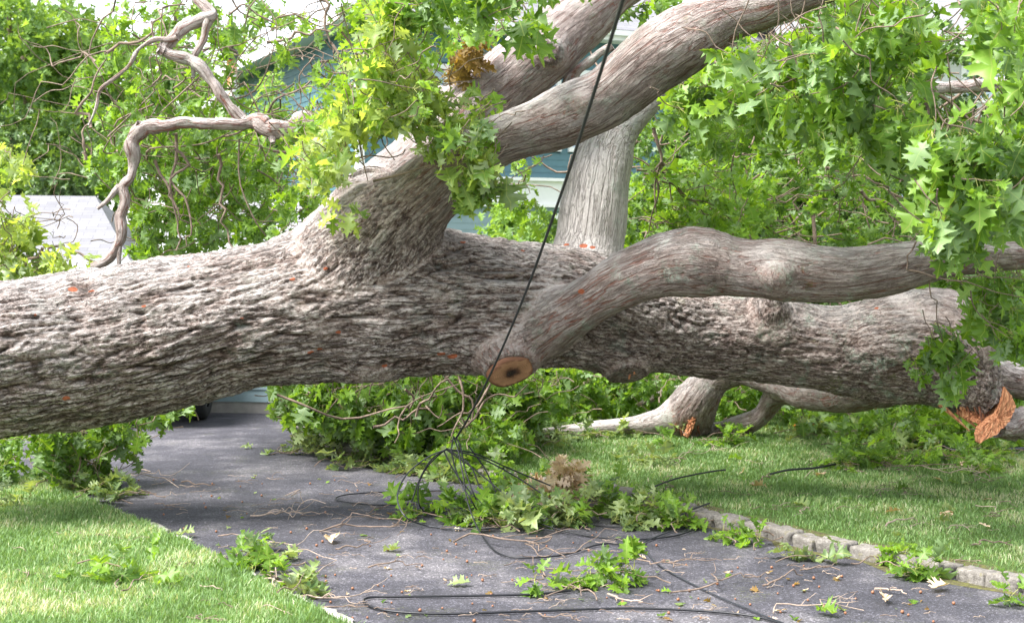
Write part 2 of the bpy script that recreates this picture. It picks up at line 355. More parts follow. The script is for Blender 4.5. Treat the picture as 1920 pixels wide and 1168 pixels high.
def region(fol, poly, D, n, size=.18, tint=.5, leaves=7, twl=.35, down=.6, droop=.4, twr=.004, pet=True, twp=.7):
    """leafy shoots scattered through the volume seen in poly between two real distances"""
    r = fol.r; q = samp(poly, n, r)
    q = q[~inpoly(q, GAP)]
    for x, y in q:
        d = r.uniform(*D); p = P(x, y, d)
        if p[2] < .03: p[2] = .03 + r.uniform(0, .05)
        ax = r.normal(size=3); ax[2] = ax[2] * .6 - down
        fol.cluster(p, ax, r.randint(max(3, leaves - 2), leaves + 3), size, tint + r.normal() * .12, droop=droop, petioles=pet)
        if r.rand() < twp:
            ax /= np.linalg.norm(ax); e = p - ax * twl * r.uniform(.6, 1.4); fol.twig(wander(r, e, p, 6, .05), twr, twr * .55)

# ------------------------------------------------------------------ ground
def ground_mat():
    n = N('ground'); p = n.pos(); n.col(n.ramp(n.noise(p, 2.5, 6), [(.3, (.05, .09, .02)), (.7, (.10, .14, .04))])); n.rough(1); return n.m
def asphalt_mat():
    n = N('asphalt'); p = n.pos(); big = n.noise(p, .9, 5, .6); mid = n.noise(n.mapv(p, (1, 1, 1)), 3.7, 6, .65)
    c = n.ramp(n.math('ADD', n.math('MULTIPLY', big, .55), n.math('MULTIPLY', mid, .45)), [(.38, (.032, .032, .041)), (.50, (.060, .058, .070)), (.63, (.15, .142, .152))])
    v = n.vor(p, 130, out='Color'); sepv = n.t.nodes.new('ShaderNodeSeparateColor'); n.t.links.new(v, sepv.inputs[0])
    c = n.mix(.75, c, n.ramp(sepv.outputs[0], [(0, .35), (.5, .9), (.86, 1.25), (1, 3.2)]), 'MULTIPLY')
    ms = n.math('MULTIPLY', n.ramp(n.noise(p, 2.1, 6, .7), [(.56, 0.0), (.68, 1.0)]), n.ramp(n.noise(p, 60, 3, .6), [(.5, 0.0), (.6, 1.0)]))
    c = n.mix(n.math('MULTIPLY', ms, .55), c, (.12, .13, .035))
    dn = n.ramp(n.noise(p, 85, 3, .7), [(.70, 0.0), (.74, 1.0)]); c = n.mix(n.math('MULTIPLY', dn, .6), c, (.20, .11, .05))
    n.col(c); n.rough(.82); n.bump(n.math('ADD', n.math('MULTIPLY', n.vor(p, 130), 1.0), n.math('MULTIPLY', n.noise(p, 300, 2), .4)), .8, .006); return n.m
def lawn_mat():
    n = N('lawn_soil'); p = n.pos(); n.col(n.ramp(n.noise(p, 14, 6, .7), [(.3, (.055, .09, .016)), (.6, (.11, .18, .03)), (.8, (.17, .17, .06))])); n.rough(1); n.bump(n.noise(p, 120, 4), 1, .02); return n.m
def grid(x0, x1, y0, y1, nx, ny, z):
    X, Y = np.meshgrid(np.linspace(x0, x1, nx), np.linspace(y0, y1, ny)); V = np.stack([X.ravel(), Y.ravel(), np.full(X.size, z)], 1)
    i = np.arange(nx - 1)[None] + np.arange(ny - 1)[:, None] * nx; return V, np.stack([i, i + 1, i + nx + 1, i + nx], -1).reshape(-1, 4)
V, Fc = grid(-900, 900, -60, 1500, 3, 3, -.03); setp(add('ground', V, Fc, ground_mat()), kind='structure')
V, Fc = grid(-16, 9, .5, 21, 2, 2, 0); setp(add('driveway', V, Fc, asphalt_mat()), kind='structure')

KERB_PX = [(2110, 1165), (2010, 1137), (1887, 1108), (1800, 1090), (1614, 1050), (1512, 1031), (1410, 1002), (1318, 984), (1230, 953), (1080, 925), (900, 897), (750, 874), (640, 850), (585, 832), (548, 806), (532, 786), (520, 772)]
KERB = spline([G(x, y) for x, y in KERB_PX], .02)
def offset(L, w):
    T = np.gradient(L, axis=0); T /= np.linalg.norm(T, axis=1)[:, None]; nn = np.stack([T[:, 1], -T[:, 0], T[:, 2] * 0], 1); return L + nn * w
RIGHT_IN = offset(KERB, .13)                                  # lawn edge behind the kerb
rl = [tuple(q[:2]) for q in RIGHT_IN[::10]]
def fan_sheet(name, poly, z, mat, skirt=.12):
    pts = [Vector((a, b, 0)) for a, b in poly]; tri = geometry.tessellate_polygon([pts]); n_ = len(poly)
    V = np.array([(a, b, z) for a, b in poly] + [(a, b, z - skirt) for a, b in poly]); T = []
    for t in tri:
        a, b, c = [np.array(poly[i]) for i in t]; T.append(t if np.cross(b - a, c - a) > 0 else t[::-1])
    k = np.arange(n_); Q = np.stack([k, (k + 1) % n_, (k + 1) % n_ + n_, k + n_], 1)
    return setp(add(name, V, [np.array(T), Q], mat, smooth=False), kind='structure')
e = RIGHT_IN[-1]; s0 = RIGHT_IN[0]
LAWN_R = rl + [(e[0] + .3, e[1] + 3), (e[0] + .5, 40), (30, 40), (30, s0[1] - 1), (s0[0] + 1.5, s0[1] - 1.2)]
M['lawn'] = lawn_mat()
fan_sheet('right_lawn', LAWN_R, .045, M['lawn'])
LEFT_PX = [(760, 1240), (700, 1207), (620, 1165), (520, 1110), (450, 1075), (360, 1030), (240, 975), (130, 930), (40, 902), (-80, 875), (-260, 850)]
LEFT = spline([G(x, y) for x, y in LEFT_PX], .04); LEFT[:, 0] += perlin(LEFT * 3.0) * .03 + perlin(LEFT * 11) * .015
ll = [tuple(q[:2]) for q in LEFT[::2]]
LAWN_L = ll + [(LEFT[-1][0] - 8, LEFT[-1][1] + 1), (-14, 3.2), (LEFT[0][0], 3.2)]
fan_sheet('left_lawn', LAWN_L, .03, M['lawn'], .04)

# flush edging strip between left lawn and asphalt
def strip_mat(name, stops, sc=9):
    n = N(name); p = n.pos(); n.col(n.ramp(n.noise(p, sc, 6, .7), stops)); n.rough(.95); n.bump(n.noise(p, 90, 5), .8, .015); return n.m
M['granite'] = None
def granite_mat():
    n = N('granite'); o = n.pos(); c = n.ramp(n.noise(o, 55, 5, .7), [(.3, (.12, .108, .094)), (.55, (.245, .225, .20)), (.75, (.39, .365, .335))])
    c = n.mix(n.math('MULTIPLY', n.ramp(n.noise(o, 9, 5, .7), [(.45, 0.0), (.65, 1.0)]), .55), c, (.13, .115, .10))
    sp = n.t.nodes.new('ShaderNodeSeparateXYZ'); n.t.links.new(o, sp.inputs[0])
    c = n.mix(n.math('MULTIPLY', n.ramp(n.noise(o, 16, 4, .7), [(.56, 0.0), (.68, 1.0)]), .6), c, (.19, .17, .035))
    n.col(c); n.rough(.85); n.bump(n.noise(o, 70, 6, .7), .9, .012); return n.m
M['granite'] = granite_mat()
def block(cx, cy, ang, L, W, H, z0, seed, r=.013):
    n_ = 10; g = np.linspace(-1, 1, n_); V = []; idx = {}; Fq = []
    for ax in range(3):
        for sg in (-1, 1):
            for i in range(n_ - 1):
                for j in range(n_ - 1):
                    q = []
                    for a, b in ((i, j), (i + 1, j), (i + 1, j + 1), (i, j + 1)):
                        c = [0, 0, 0]; c[ax] = sg; c[(ax + 1) % 3] = g[a]; c[(ax + 2) % 3] = g[b]; key = tuple(np.round(c, 4))
                        if key not in idx: idx[key] = len(V); V.append(c)
                        q.append(idx[key])
                    Fq.append(q if sg > 0 else q[::-1])
    V = np.array(V); half = np.array([L, W, H]) / 2; p = V * half
    inner = np.clip(p, -(half - r), half - r); dlt = p - inner; ln = np.linalg.norm(dlt, axis=1)[:, None] + 1e-9; p = inner + dlt / ln * np.minimum(ln, r)
    p += (perlin(p * 14 + seed * 9.1)[:, None] * .008 + perlin(p * 30 + seed * 3.3)[:, None] * .005) * (p / half)
    p[:, 2] += H / 2; c, s = math.cos(ang), math.sin(ang); q = p.copy(); q[:, 0] = p[:, 0] * c - p[:, 1] * s; q[:, 1] = p[:, 0] * s + p[:, 1] * c
    return q, np.array(Fq)
ORD = ['first', 'second', 'third', 'fourth', 'fifth', 'sixth', 'seventh', 'eighth', 'ninth', 'tenth', 'eleventh', 'twelfth', 'thirteenth', 'fourteenth', 'fifteenth', 'sixteenth']
mid = offset(KERB, .065); al = np.concatenate([[0], np.cumsum(np.linalg.norm(np.diff(mid, axis=0), axis=1))]); s = 0.0; k = 0; vis = 0
def topx(p):
    d = np.asarray(p, float) - np.array([0, 0, CAMZ]); z = d[1] * math.cos(PITCH) - d[2] * math.sin(PITCH); yy = d[1] * math.sin(PITCH) + d[2] * math.cos(PITCH)
    return 960 + F * d[0] / z, 584 - F * yy / z
while s < al[-1] - .25:
    L = .175 + .06 * random.random(); i0 = np.searchsorted(al, s); i1 = min(len(mid) - 1, np.searchsorted(al, s + L)); a, b = mid[i0], mid[i1]; c = (a + b) / 2; an = math.atan2(b[1] - a[1], b[0] - a[0]) + random.uniform(-.03, .03)
    V, Fq = block(0, 0, an, L - .020, .125, .135 + random.uniform(-.006, .008), 0, k)
    V = V + np.array([c[0] + random.uniform(-.006, .006), c[1] + random.uniform(-.006, .006), -.068 + random.uniform(-.004, .004)])
    x, y = topx(c); o = recentre(add('kerb_stone', V, Fq, M['granite']))
    if x < 1925: vis += 1
    if x >= 1925: lb = 'rough granite kerb stone just past the right edge of the photo'
    elif vis <= 16: lb = 'rough grey granite kerb stone, %s from the right edge of the photo' % ORD[vis - 1]
    elif x > 700: lb = 'rough granite kerb stone half buried under the leaf litter behind the cable tangle'
    else: lb = 'small pale granite kerb stone at the far bend of the driveway'
    setp(o, lb, 'kerb stone', 'granite kerb stones edging the right lawn'); s += L + .004; k += 1
ml = offset(KERB, .165); mA = offset(KERB, .10); mB = offset(KERB, .25 )
def ribbon(A, B, z, nz=.02, seed=0):
    n_ = len(A); m_ = 6; V = []
    for j in range(m_):
        t = j / (m_ - 1); q = A * (1 - t) + B * t; q = q.copy(); q[:, 2] = z + (perlin(q * 22 + seed) * nz + nz * .3) * math.sin(math.pi * t); V.append(q)
    V = np.concatenate(V); i = np.arange(n_ - 1)[None] + np.arange(m_ - 1)[:, None] * n_; return V, np.stack([i, i + 1, i + 1 + n_, i + n_], -1).reshape(-1, 4)
M['moss'] = strip_mat('moss', [(.32, (.06, .045, .03)), (.5, (.09, .085, .03)), (.64, (.14, .14, .03)), (.75, (.12, .085, .05))], 26)
V, Fq = ribbon(RIGHT_IN[::2], offset(KERB, .25)[::2], .047, .012); setp(add('kerb_moss', V, Fq, M['moss']), 'yellow green moss and bare soil along the back of the granite kerb', 'moss', kind='stuff')
ka = offset(KERB, .005)[::2]; kb = offset(KERB, -1)[::2]; wd = (.015 + .12 * np.clip(perlin(ka * 3.0 + 5) + .35, 0, 1))[:, None]; kb = ka + (kb - ka) * wd
V, Fq = ribbon(ka, kb, .001, .008, 4); setp(add('gutter_moss', V, Fq[:, ::-1], M['moss']), 'mossy debris in the gutter along the foot of the granite kerb', 'moss', kind='stuff')
la = offset(LEFT, 0.0); lb_ = LEFT + (offset(LEFT, .07) - LEFT) * np.clip(.6 + 1.1 * perlin(LEFT * 4.0 + 2) + .5 * perlin(LEFT * 17), .03, 1.3)[:, None]
M['edging'] = strip_mat('pale_edging', [(.35, (.16, .17, .10)), (.5, (.42, .40, .36)), (.7, (.58, .56, .52))], 12)
V, Fq = ribbon(la, lb_, .012, .02, 2); o = recentre(add('lawn_edging', V, Fq, M['edging'])); setp(o, 'pale concrete edging strip between the left lawn and the driveway', 'edging')

# grass blades
def grass(name, poly, dens, rng, zb, keep, label, hmul=1.0):
    q = samp(poly, dens, rng); d = np.array([topx((a, b, 0)) for a, b in q]); m = (d[:, 0] > -80) & (d[:, 0] < 2000) & (d[:, 1] < 1260) & (q[:, 1] > 3)
    q = q[m]; pr = np.clip((9.0 / q[:, 1]) ** 1.2, 0, 1) * keep(q); q = q[rng.rand(len(q)) < pr]; n_ = len(q)
    patch = perlin(np.c_[q * 2.2, np.zeros(n_)]); patch2 = perlin(np.c_[q * 9, np.ones(n_)])
    h = rng.uniform(.016, .045, n_) * (1 + .35 * patch2) * hmul; w = rng.uniform(.0018, .0038, n_) * np.clip(q[:, 1] / 8, .8, 1.7); a = rng.uniform(0, 6.28, n_); ln = rng.uniform(.1, 1.1, n_) * h
    b = np.c_[q, np.full(n_, zb)]; sx = np.c_[np.cos(a), np.sin(a), np.zeros(n_)] * w[:, None]; a2 = a + rng.uniform(.6, 2.5, n_); lx = np.c_[np.cos(a2), np.sin(a2), np.zeros(n_)] * ln[:, None]; up = np.c_[np.zeros((n_, 2)), h]
    V = np.stack([b - sx, b + sx, b + lx * .35 + up * .6 - sx * .7, b + lx * .35 + up * .6 + sx * .7, b + lx + up], 1).reshape(-1, 3); k = (np.arange(n_) * 5)[:, None]
    tint = np.clip(.45 + patch * .6 + patch2 * .25 + rng.normal(size=n_) * .28, 0, 1)
    return setp(add(name, V, [k + np.array([[0, 1, 3, 2]]), k + np.array([[2, 3, 4]])], M['grass'], None, True, {'tint': np.repeat(tint, 5)}), label, 'grass', kind='stuff')
def grass_mat():
    n = N('grass'); t = n.attr('tint'); c = n.ramp(t, [(0, (.11, .20, .055)), (.5, (.20, .345, .11)), (.85, (.35, .46, .21)), (1, (.56, .55, .38))])
    n.col(c); n.rough(.55); tr = n.t.nodes.new('ShaderNodeBsdfTranslucent'); n.t.links.new(n.mix(1.0, c, (1.5, 1.4, .7), 'MULTIPLY'), tr.inputs[0])
    mx = n.t.nodes.new('ShaderNodeMixShader'); mx.inputs[0].default_value = .35; n.t.links.new(n.b.outputs[0], mx.inputs[1]); n.t.links.new(tr.outputs[0], mx.inputs[2]); n.t.links.new(mx.outputs[0], n.out.inputs[0]); return n.m
M['grass'] = grass_mat()
kk = offset(KERB, .2)[::25, :2]
def keep_r(q):
    d = np.min(np.linalg.norm(q[:, None] - kk[None], axis=2), axis=1); return sstep(.03, .22, d + .05 * perlin(np.c_[q * 8, np.zeros(len(q))]))
GR_R = [p_ for p_ in rl] + [(e[0] + .5, 19), (8, 19), (8, s0[1] - 1), (s0[0] + 1.0, s0[1] - .6)]
grass('lawn_grass', GR_R, 560000, rs, .043, keep_r, 'mown green grass of the right lawn behind the granite kerb', .8)
GR_L = ll + [(LEFT[-1][0] - 1.5, LEFT[-1][1]), (-5.5, 3.6), (LEFT[0][0] - .2, 3.6)]
grass('lawn_grass', GR_L, 330000, np.random.RandomState(3), .028, lambda q: np.ones(len(q)), 'bright green mown grass of the left lawn beside the driveway', .85)

# ------------------------------------------------------------------ the fallen oak: wood
# each limb: rows (px, py, distance, radius px, ruggedness)
LIMBS = {
 'trunk': [(-150, 702, 8.5, 147, 1), (0, 676, 8.6, 146, 1), (150, 655, 8.7, 144, 1), (300, 627, 8.75, 140, 1), (450, 596, 8.8, 132, 1), (600, 574, 8.85, 132, 1), (750, 568, 8.9, 136, 1), (870, 565, 8.95, 126, 1), (980, 567, 9.0, 112, 1), (1080, 580, 9.1, 108, .95), (1180, 602, 9.2, 92, .9), (1300, 626, 9.3, 80, .9), (1450, 642, 9.3, 74, .9), (1570, 655, 9.25, 80, .85), (1680, 655, 9.2, 92, .8), (1755, 665, 9.15, 84, .75), (1800, 705, 9.1, 62, .8), (1835, 738, 9.05, 44, .8), (1862, 765, 9.0, 33, .8)],
 'near_limb': [(560, 600, 8.85, 95, 1), (640, 520, 8.75, 100, 1), (715, 440, 8.62, 88, .9), (800, 358, 8.45, 66, .55), (900, 290, 8.3, 53, .25), (1000, 238, 8.2, 50, .15), (1085, 205, 8.1, 55, .15), (1155, 168, 8.0, 66, .15), (1240, 104, 7.9, 65, .15), (1320, 54, 7.8, 54, .15), (1420, 18, 7.7, 42, .15), (1520, -15, 7.6, 33, .15), (1680, -60, 7.5, 28, .15)],
 'far_limb': [(600, 540, 8.85, 85, 1), (680, 430, 8.98, 80, .8), (750, 352, 9.1, 68, .5), (822, 280, 9.2, 62, .3), (900, 195, 9.3, 64, .25), (1000, 107, 9.4, 60, .25), (1090, 30, 9.5, 56, .25), (1190, -60, 9.6, 50, .25)],
 'upright_limb': [(1080, 570, 9.5, 84, .5), (1098, 490, 9.5, 70, .15), (1112, 400, 9.55, 63, .0), (1128, 320, 9.6, 57, .0), (1150, 255, 9.6, 44, .0), (1205, 200, 9.6, 27, .1), (1290, 130, 9.5, 22, .1), (1390, 60, 9.5, 19, .1), (1500, 20, 9.5, 15, .1)],
 'limb_scar': [(1031, 104, 9.3, 20, .6), (1030, 97, 9.12, 15, .6)],
 'low_knot': [(1453, 520, 8.0, 16, .6), (1453, 519, 7.94, 9, .8)],
 'near_knot': [(1090, 200, 8.0, 18, .6), (1092, 190, 7.95, 9, .8)],
 'low_limb': [(965, 645, 8.75, 44, .9), (1010, 622, 8.72, 43, .5), (1070, 590, 8.58, 46, .3), (1130, 548, 8.42, 52, .2), (1200, 512, 8.3, 57, .15), (1300, 493, 8.2, 63, .15), (1400, 505, 8.15, 60, .15), (1500, 512, 8.1, 60, .15), (1600, 514, 8.1, 53, .15), (1700, 498, 8.1, 47, .15), (1800, 482, 8.1, 38, .15), (1900, 478, 8.1, 30, .15), (2010, 485, 8.1, 26, .15)],
 'cut_stub': [(895, 585, 8.98, 66, .9), (928, 640, 8.80, 52, .5), (953, 688, 8.68, 45, .3)],
 'broken_stub': [(1163, 620, 9.2, 44, .9), (1170, 660, 9.12, 35, .9), (1176, 697, 9.05, 29, .8)],
 'knob': [(690, 620, 8.85, 60, 1), (700, 664, 8.74, 38, 1)],
 'burr': [(1650, 660, 9.22, 66, .7), (1700, 622, 9.18, 62, .7), (1748, 600, 9.14, 53, .5), (1785, 602, 9.1, 44, .5), (1808, 640, 9.08, 34, .6), (1815, 690, 9.05, 22, .7)],
 'fork': [(1770, 690, 9.1, 46, .6), (1820, 662, 9.05, 30, .3), (1845, 630, 9.0, 20, .2)],
 'right_limb': [(1740, 680, 9.3, 60, .6), (1830, 695, 9.6, 42, .5), (1920, 718, 9.8, 34, .4), (2050, 730, 10, 30, .4)],
 'hanging_limb': [(1700, 700, 9.5, 46, .5), (1612, 728, 10.4, 42, .3), (1555, 735, 11.0, 36, .15), (1500, 733, 11.6, 25, .1), (1440, 718, 12.2, 15, .1), (1385, 706, 12.5, 18, .2), (1340, 716, 12.6, 31, .3), (1305, 748, 12.6, 40, .45), (1288, 785, 12.7, 37, .6), (1297, 815, 12.7, 26, .7)],
 'lawn_limb': [(1290, 770, 12.65, 28, .2), (1235, 790, 12.7, 22, .1), (1150, 800, 12.8, 17, .1), (1050, 808, 13.0, 11, .1), (1005, 812, 13.1, 8, .1)],
 'mossy_limb': [(1520, 735, 11.7, 25, .2), (1462, 745, 12.3, 21, .2), (1425, 783, 12.6, 20, .2), (1370, 802, 12.75, 18, .2), (1300, 822, 12.9, 13, .2)],
 'limb_knot': [(1440, 600, 9.15, 40, .8), (1447, 566, 9.05, 15, .8), (1450, 557, 9.02, 10, .8)],
 'snag': [(690, 380, 8.8, 60, .6), (688, 345, 8.75, 40, .5)],
}
LICH = {'trunk': .35, 'near_limb': .5, 'far_limb': .5, 'upright_limb': .8, 'low_limb': .8, 'mossy_limb': 1.3, 'broken_stub': 1}
SK = {}
for nm, rows in LIMBS.items():
    w = []
    for (x, y, D, rp, rg) in rows:
        if nm in ('near_limb', 'far_limb', 'low_limb', 'hanging_limb', 'right_limb'): rg = max(rg, .30)
        p = P(x, y, D); w.append((p[0], p[1], p[2], rp * D / F, rg))
    s_ = spline(w, .06); m_ = (1 - s_[:, 4:5]) * np.clip(np.arange(len(s_)) / 6., 0, 1)[:, None] * (.3 if nm == 'upright_limb' else 1)
    s_[:, :3] += m_ * np.stack([perlin(s_[:, :3] * 2.2 + o_) for o_ in (3, 13, 23)], 1) * .05 * np.clip(s_[:, 3:4] / .15, .2, 1)
    s_[:, 3] *= 1 + m_[:, 0] * (perlin(s_[:, :3] * 3.1 + 50) * .22)
    SK[nm] = s_
OAKBASE = P(300, 632, 8.75); OAKBASE[2] = 0
oak = thing('fallen_oak', 'huge fallen oak lying across the driveway, its limbs and leafy crown over the lawn', 'tree', tuple(OAKBASE))
PARTN = {'limb_scar': 'far_limb', 'low_knot': 'low_limb', 'near_knot': 'near_limb', 'trunk': 'trunk', 'knob': 'trunk', 'burr': 'trunk', 'limb_knot': 'trunk', 'snag': 'far_limb', 'fork': 'trunk'}
names = list(SK)
pieces = []
for nm in names:
    s_ = SK[nm]; C = s_[:, :3]; V, Fs = tube(C, s_[:, 3] * .97, 36); pieces.append((V, Fs))
V, Fs = cat(pieces)
VOX = .0105
tmp = add('remesh_source', V, Fs, M['bark']); md = tmp.modifiers.new('r', 'REMESH'); md.mode = 'VOXEL'; md.voxel_size = VOX; md.adaptivity = 0
dg = bpy.context.evaluated_depsgraph_get(); em = bpy.data.meshes.new_from_object(tmp.evaluated_get(dg))
nv = len(em.vertices); VV = np.empty(nv * 3, np.float32); em.vertices.foreach_get('co', VV); VV = VV.reshape(-1, 3).astype(float)
npol = len(em.polygons); nl = len(em.loops); LI = np.empty(nl, np.int32); em.loops.foreach_get('vertex_index', LI); QUAD = LI.reshape(-1, 4)
bpy.data.objects.remove(tmp); bpy.data.meshes.remove(em)
print('remeshed oak', nv, npol)
FR = {nm: frames(SK[nm][:, :3]) for nm in names}
ALEN = {nm: np.concatenate([[0], np.cumsum(np.linalg.norm(np.diff(SK[nm][:, :3], axis=0), axis=1))]) for nm in names}
def query(nm, Pt, smooth=False):
    """signed distance, radial direction, bark coordinates, radius, rug of points near a limb"""
    S = SK[nm]; C = S[:, :3]; r = S[:, 3]; n_ = len(C); best = np.full(len(Pt), 1e9); bi = np.zeros(len(Pt), int); bt = np.zeros(len(Pt))
    for i in range(n_ - 1):
        a = C[i]; ab = C[i + 1] - a; t = np.clip((Pt - a) @ ab / ab.dot(ab), 0, 1); d = np.linalg.norm(Pt - a - t[:, None] * ab, axis=1) - (r[i] * (1 - t) + r[i + 1] * t)
        m = d < best; best[m] = d[m]; bi[m] = i; bt[m] = t[m]
    t = bt[:, None]; c = C[bi] * (1 - t) + C[bi + 1] * t; v = Pt - c; ln = np.linalg.norm(v, axis=1)[:, None] + 1e-9
    T, A, B = FR[nm]; al_ = ALEN[nm]; rad = r[bi] * (1 - bt) + r[bi + 1] * bt; bc = np.zeros((len(Pt), 3))
    if smooth:
        for c0 in range(0, len(Pt), 20000):
            pp = Pt[c0:c0 + 20000]; dv = pp[:, None] - C[None]; d2 = (dv ** 2).sum(2); sg = (.55 * rad[c0:c0 + 20000] + .03)[:, None]
            w = np.exp(-(d2 - d2.min(1)[:, None]) / (2 * sg ** 2)); w /= w.sum(1)[:, None]
            bc[c0:c0 + 20000, 0] = (w * (al_[None] + (dv * T[None]).sum(2))).sum(1); bc[c0:c0 + 20000, 1] = (w * (dv * A[None]).sum(2)).sum(1); bc[c0:c0 + 20000, 2] = (w * (dv * B[None]).sum(2)).sum(1)
        bc[:, 0] += hash_off[nm]
    rg = S[bi, 4] * (1 - bt) + S[bi + 1, 4] * bt
    return best, v / ln, bc, rad, rg
hash_off = {nm: k * 3.7 for k, nm in enumerate(names)}
KS = .07
def blend(Pt, full=False):
    n_ = len(Pt); sec = np.full(n_, 1e9); num = np.zeros(n_); gd = np.zeros((n_, 3)); out = []; dom = np.full(n_, 1e9); di = np.zeros(n_, int)
    for k, nm in enumerate(names):
        S = SK[nm]; rm = S[:, 3].max() + .22; lo = S[:, :3].min(0) - rm; hi = S[:, :3].max(0) + rm
        m = np.all((Pt > lo) & (Pt < hi), axis=1); ix = np.where(m)[0]
        if not len(ix): continue
        d, nrm, bc, rad, rg = query(nm, Pt[ix], full); w = np.exp(-np.clip(d, -.5, .5) / KS); num[ix] += w; gd[ix] += w[:, None] * nrm
        q = d < dom[ix]; sec[ix] = np.where(q, dom[ix], np.minimum(sec[ix], d)); dom[ix[q]] = d[q]; di[ix[q]] = k
        if full: out.append((k, ix, d, bc, rad, rg))
    blend.sec = sec; f = -KS * np.log(num + 1e-12); gd /= np.linalg.norm(gd, axis=1)[:, None] + 1e-9
    return f, gd, dom, di, out
for it in range(2):
    f, gd, dom, di, _ = blend(VV); step = np.clip(-f, -.03, .05) * .9
    VV += gd * step[:, None]
f, gd, dom, di, out = blend(VV, True)
PLV = np.array([{'upright_limb': .85, 'lawn_limb': .5}.get(n_, 0) for n_ in names])[di]; JN = sstep(.004, .045, np.minimum(blend.sec, 5) - dom); H = np.zeros(nv); W = np.zeros(nv); RUG = np.zeros(nv); BC = np.zeros((nv, 3)); AMP = np.zeros(nv)
for k, ix, d, bc, rad, rg in out:
    m = d < dom[ix] + .10; ix, d, bc, rad, rg = ix[m], d[m], bc[m], rad[m], rg[m]
    w = np.exp(-(d - dom[ix]) / .022)
    sc = np.clip(.30 / (rad + .05), .7, 1.35)[:, None]
    q = bc * np.array([1.9, 13.5, 13.5]) * sc; wq = np.c_[perlin(q * .8 + 11), perlin(q * .8 + 31), perlin(q * .8 + 51)] * .65
    n1 = perlin(q + wq); n2 = perlin((q + wq) * np.array([2.1, 2.0, 2.0]) + 7); n3 = perlin(bc * np.array([13, 34, 34]) + 3); n4 = perlin(bc * np.array([5, 6, 6]) + 17); n5 = perlin(bc * np.array([32, 70, 70]) + 23)
    ridge = sstep(.0, .26, np.abs(n1)); rid2 = sstep(0, .20, np.abs(n2)); 
    plate = sstep(-.25, .25, n1 * 0 + perlin(bc * np.array([9, 22, 22]) + 77))
    tt = (perlin((q + wq) * np.array([.8, .75, .75]) + 41)) * 3.0 + n3 * .35; saw = tt - np.floor(tt); saw = saw * (1 - sstep(.86, 1.0, saw))
    h = .34 * sstep(0, .13, np.abs(n1)) + .26 * sstep(0, .16, np.abs(n2)) + .32 * saw + .13 * n3 + .10 * n4 + .13 * n5 + .02
    sm = .5 + .35 * n4 + .2 * n3
    hh = rg * h + (1 - rg) * sm * .55
    amp = rg * (.020 + .030 * np.clip(rad, 0, .5)) + (1 - rg) * .012
    H[ix] += w * hh; W[ix] += w; RUG[ix] += w * rg; AMP[ix] += w * amp
    dm = di[ix] == k; BC[ix[dm]] = bc[dm]
W = np.maximum(W, 1e-6); H /= W; RUG /= W; AMP /= W
lump = perlin(VV * 2.6) * .022 + perlin(VV * 6.5 + 9) * .012
VV += gd * ((H - .60) * AMP * 1.25 + lump * np.clip(AMP / .03, .55, 1))[:, None]
# fresh knocks in the bark, on the side of the trunk that faces the driveway
KN = np.zeros(nv); _c = VV - np.array([0, 0, CAMZ]); _z = _c[:, 1] * math.cos(PITCH) - _c[:, 2] * math.sin(PITCH); _px = 960 + F * _c[:, 0] / _z; _py = 584 - F * (_c[:, 1] * math.sin(PITCH) + _c[:, 2] * math.cos(PITCH)) / _z
for kx, ky, kr in ((133, 538, .030), (165, 541, .024), (265, 571, .016), (354, 495, .014), (552, 522, .022), (615, 503, .020), (636, 627, .020), (588, 666, .026), (603, 660, .02), (122, 751, .028), (450, 598, .014), (870, 449, .022), (985, 468, .018), (1058, 455, .026), (1090, 458, .03), (1115, 460, .022), (70, 592, .014), (1085, 545, .03), (850, 672, .035), (830, 668, .03), (1640, 575, .016), (720, 690, .02)):
    m = np.where((abs(_px - kx) < 5) & (abs(_py - ky) < 5))[0]
    if len(m):
        hit = VV[m[np.argmin(_z[m])]]; dd = np.linalg.norm((VV - hit) * np.array([.7, 1, 1.3]), axis=1); KN = np.maximum(KN, np.clip(1.25 - .75 * dd / (kr * .72), 0, 1))
LC = np.array([LICH.get(n_, .6) for n_ in names])[di]
LC = LC + .5 * sstep(1.0, 2.0, VV[:, 0]) * (di == 0) + .25 * sstep(-.6, .1, VV[:, 0]) * (di == 0)
# split by dominant limb into parts that meet edge to edge
fd = di[QUAD[:, 0]]; pn = [PARTN.get(n_, n_) for n_ in names]; PART = {}
lab = {'trunk': 'thick deeply furrowed grey trunk with the big lower limb it runs into', 'near_limb': 'thick smooth limb rising to the upper right in front', 'far_limb': 'grey limb rising to the upper right behind the front limb', 'upright_limb': 'pale upright limb behind the trunk', 'low_limb': 'sinuous smooth limb running right above the big lower limb', 'cut_stub': 'short stub under the trunk sawn off clean', 'broken_stub': 'short broken stub under the big lower limb', 'right_limb': 'dark limb running off the right edge', 'hanging_limb': 'twisted reddish limb dropping to the lawn', 'lawn_limb': 'pale bare limb lying along the lawn', 'mossy_limb': 'lichen covered limb propped on the lawn'}
for pname in dict.fromkeys(pn):
    m = np.array([p_ == pname for p_ in pn])[fd]; q = QUAD[m]
    if not len(q): continue
    u, inv = np.unique(q, return_inverse=True)
    nmx = {'trunk': 'trunk', 'cut_stub': 'sawn_stub', 'broken_stub': 'broken_stub'}.get(pname, 'limb')
    PART[pname] = add(nmx, VV[u], inv.reshape(-1, 4), M['bark'], oak, True, {'bc': BC[u], 'bh': np.clip(H[u], 0, 1.1), 'rug': RUG[u], 'lich': LC[u], 'knock': KN[u], 'jn': JN[u], 'pl': PLV[u]}, label=lab.get(pname))

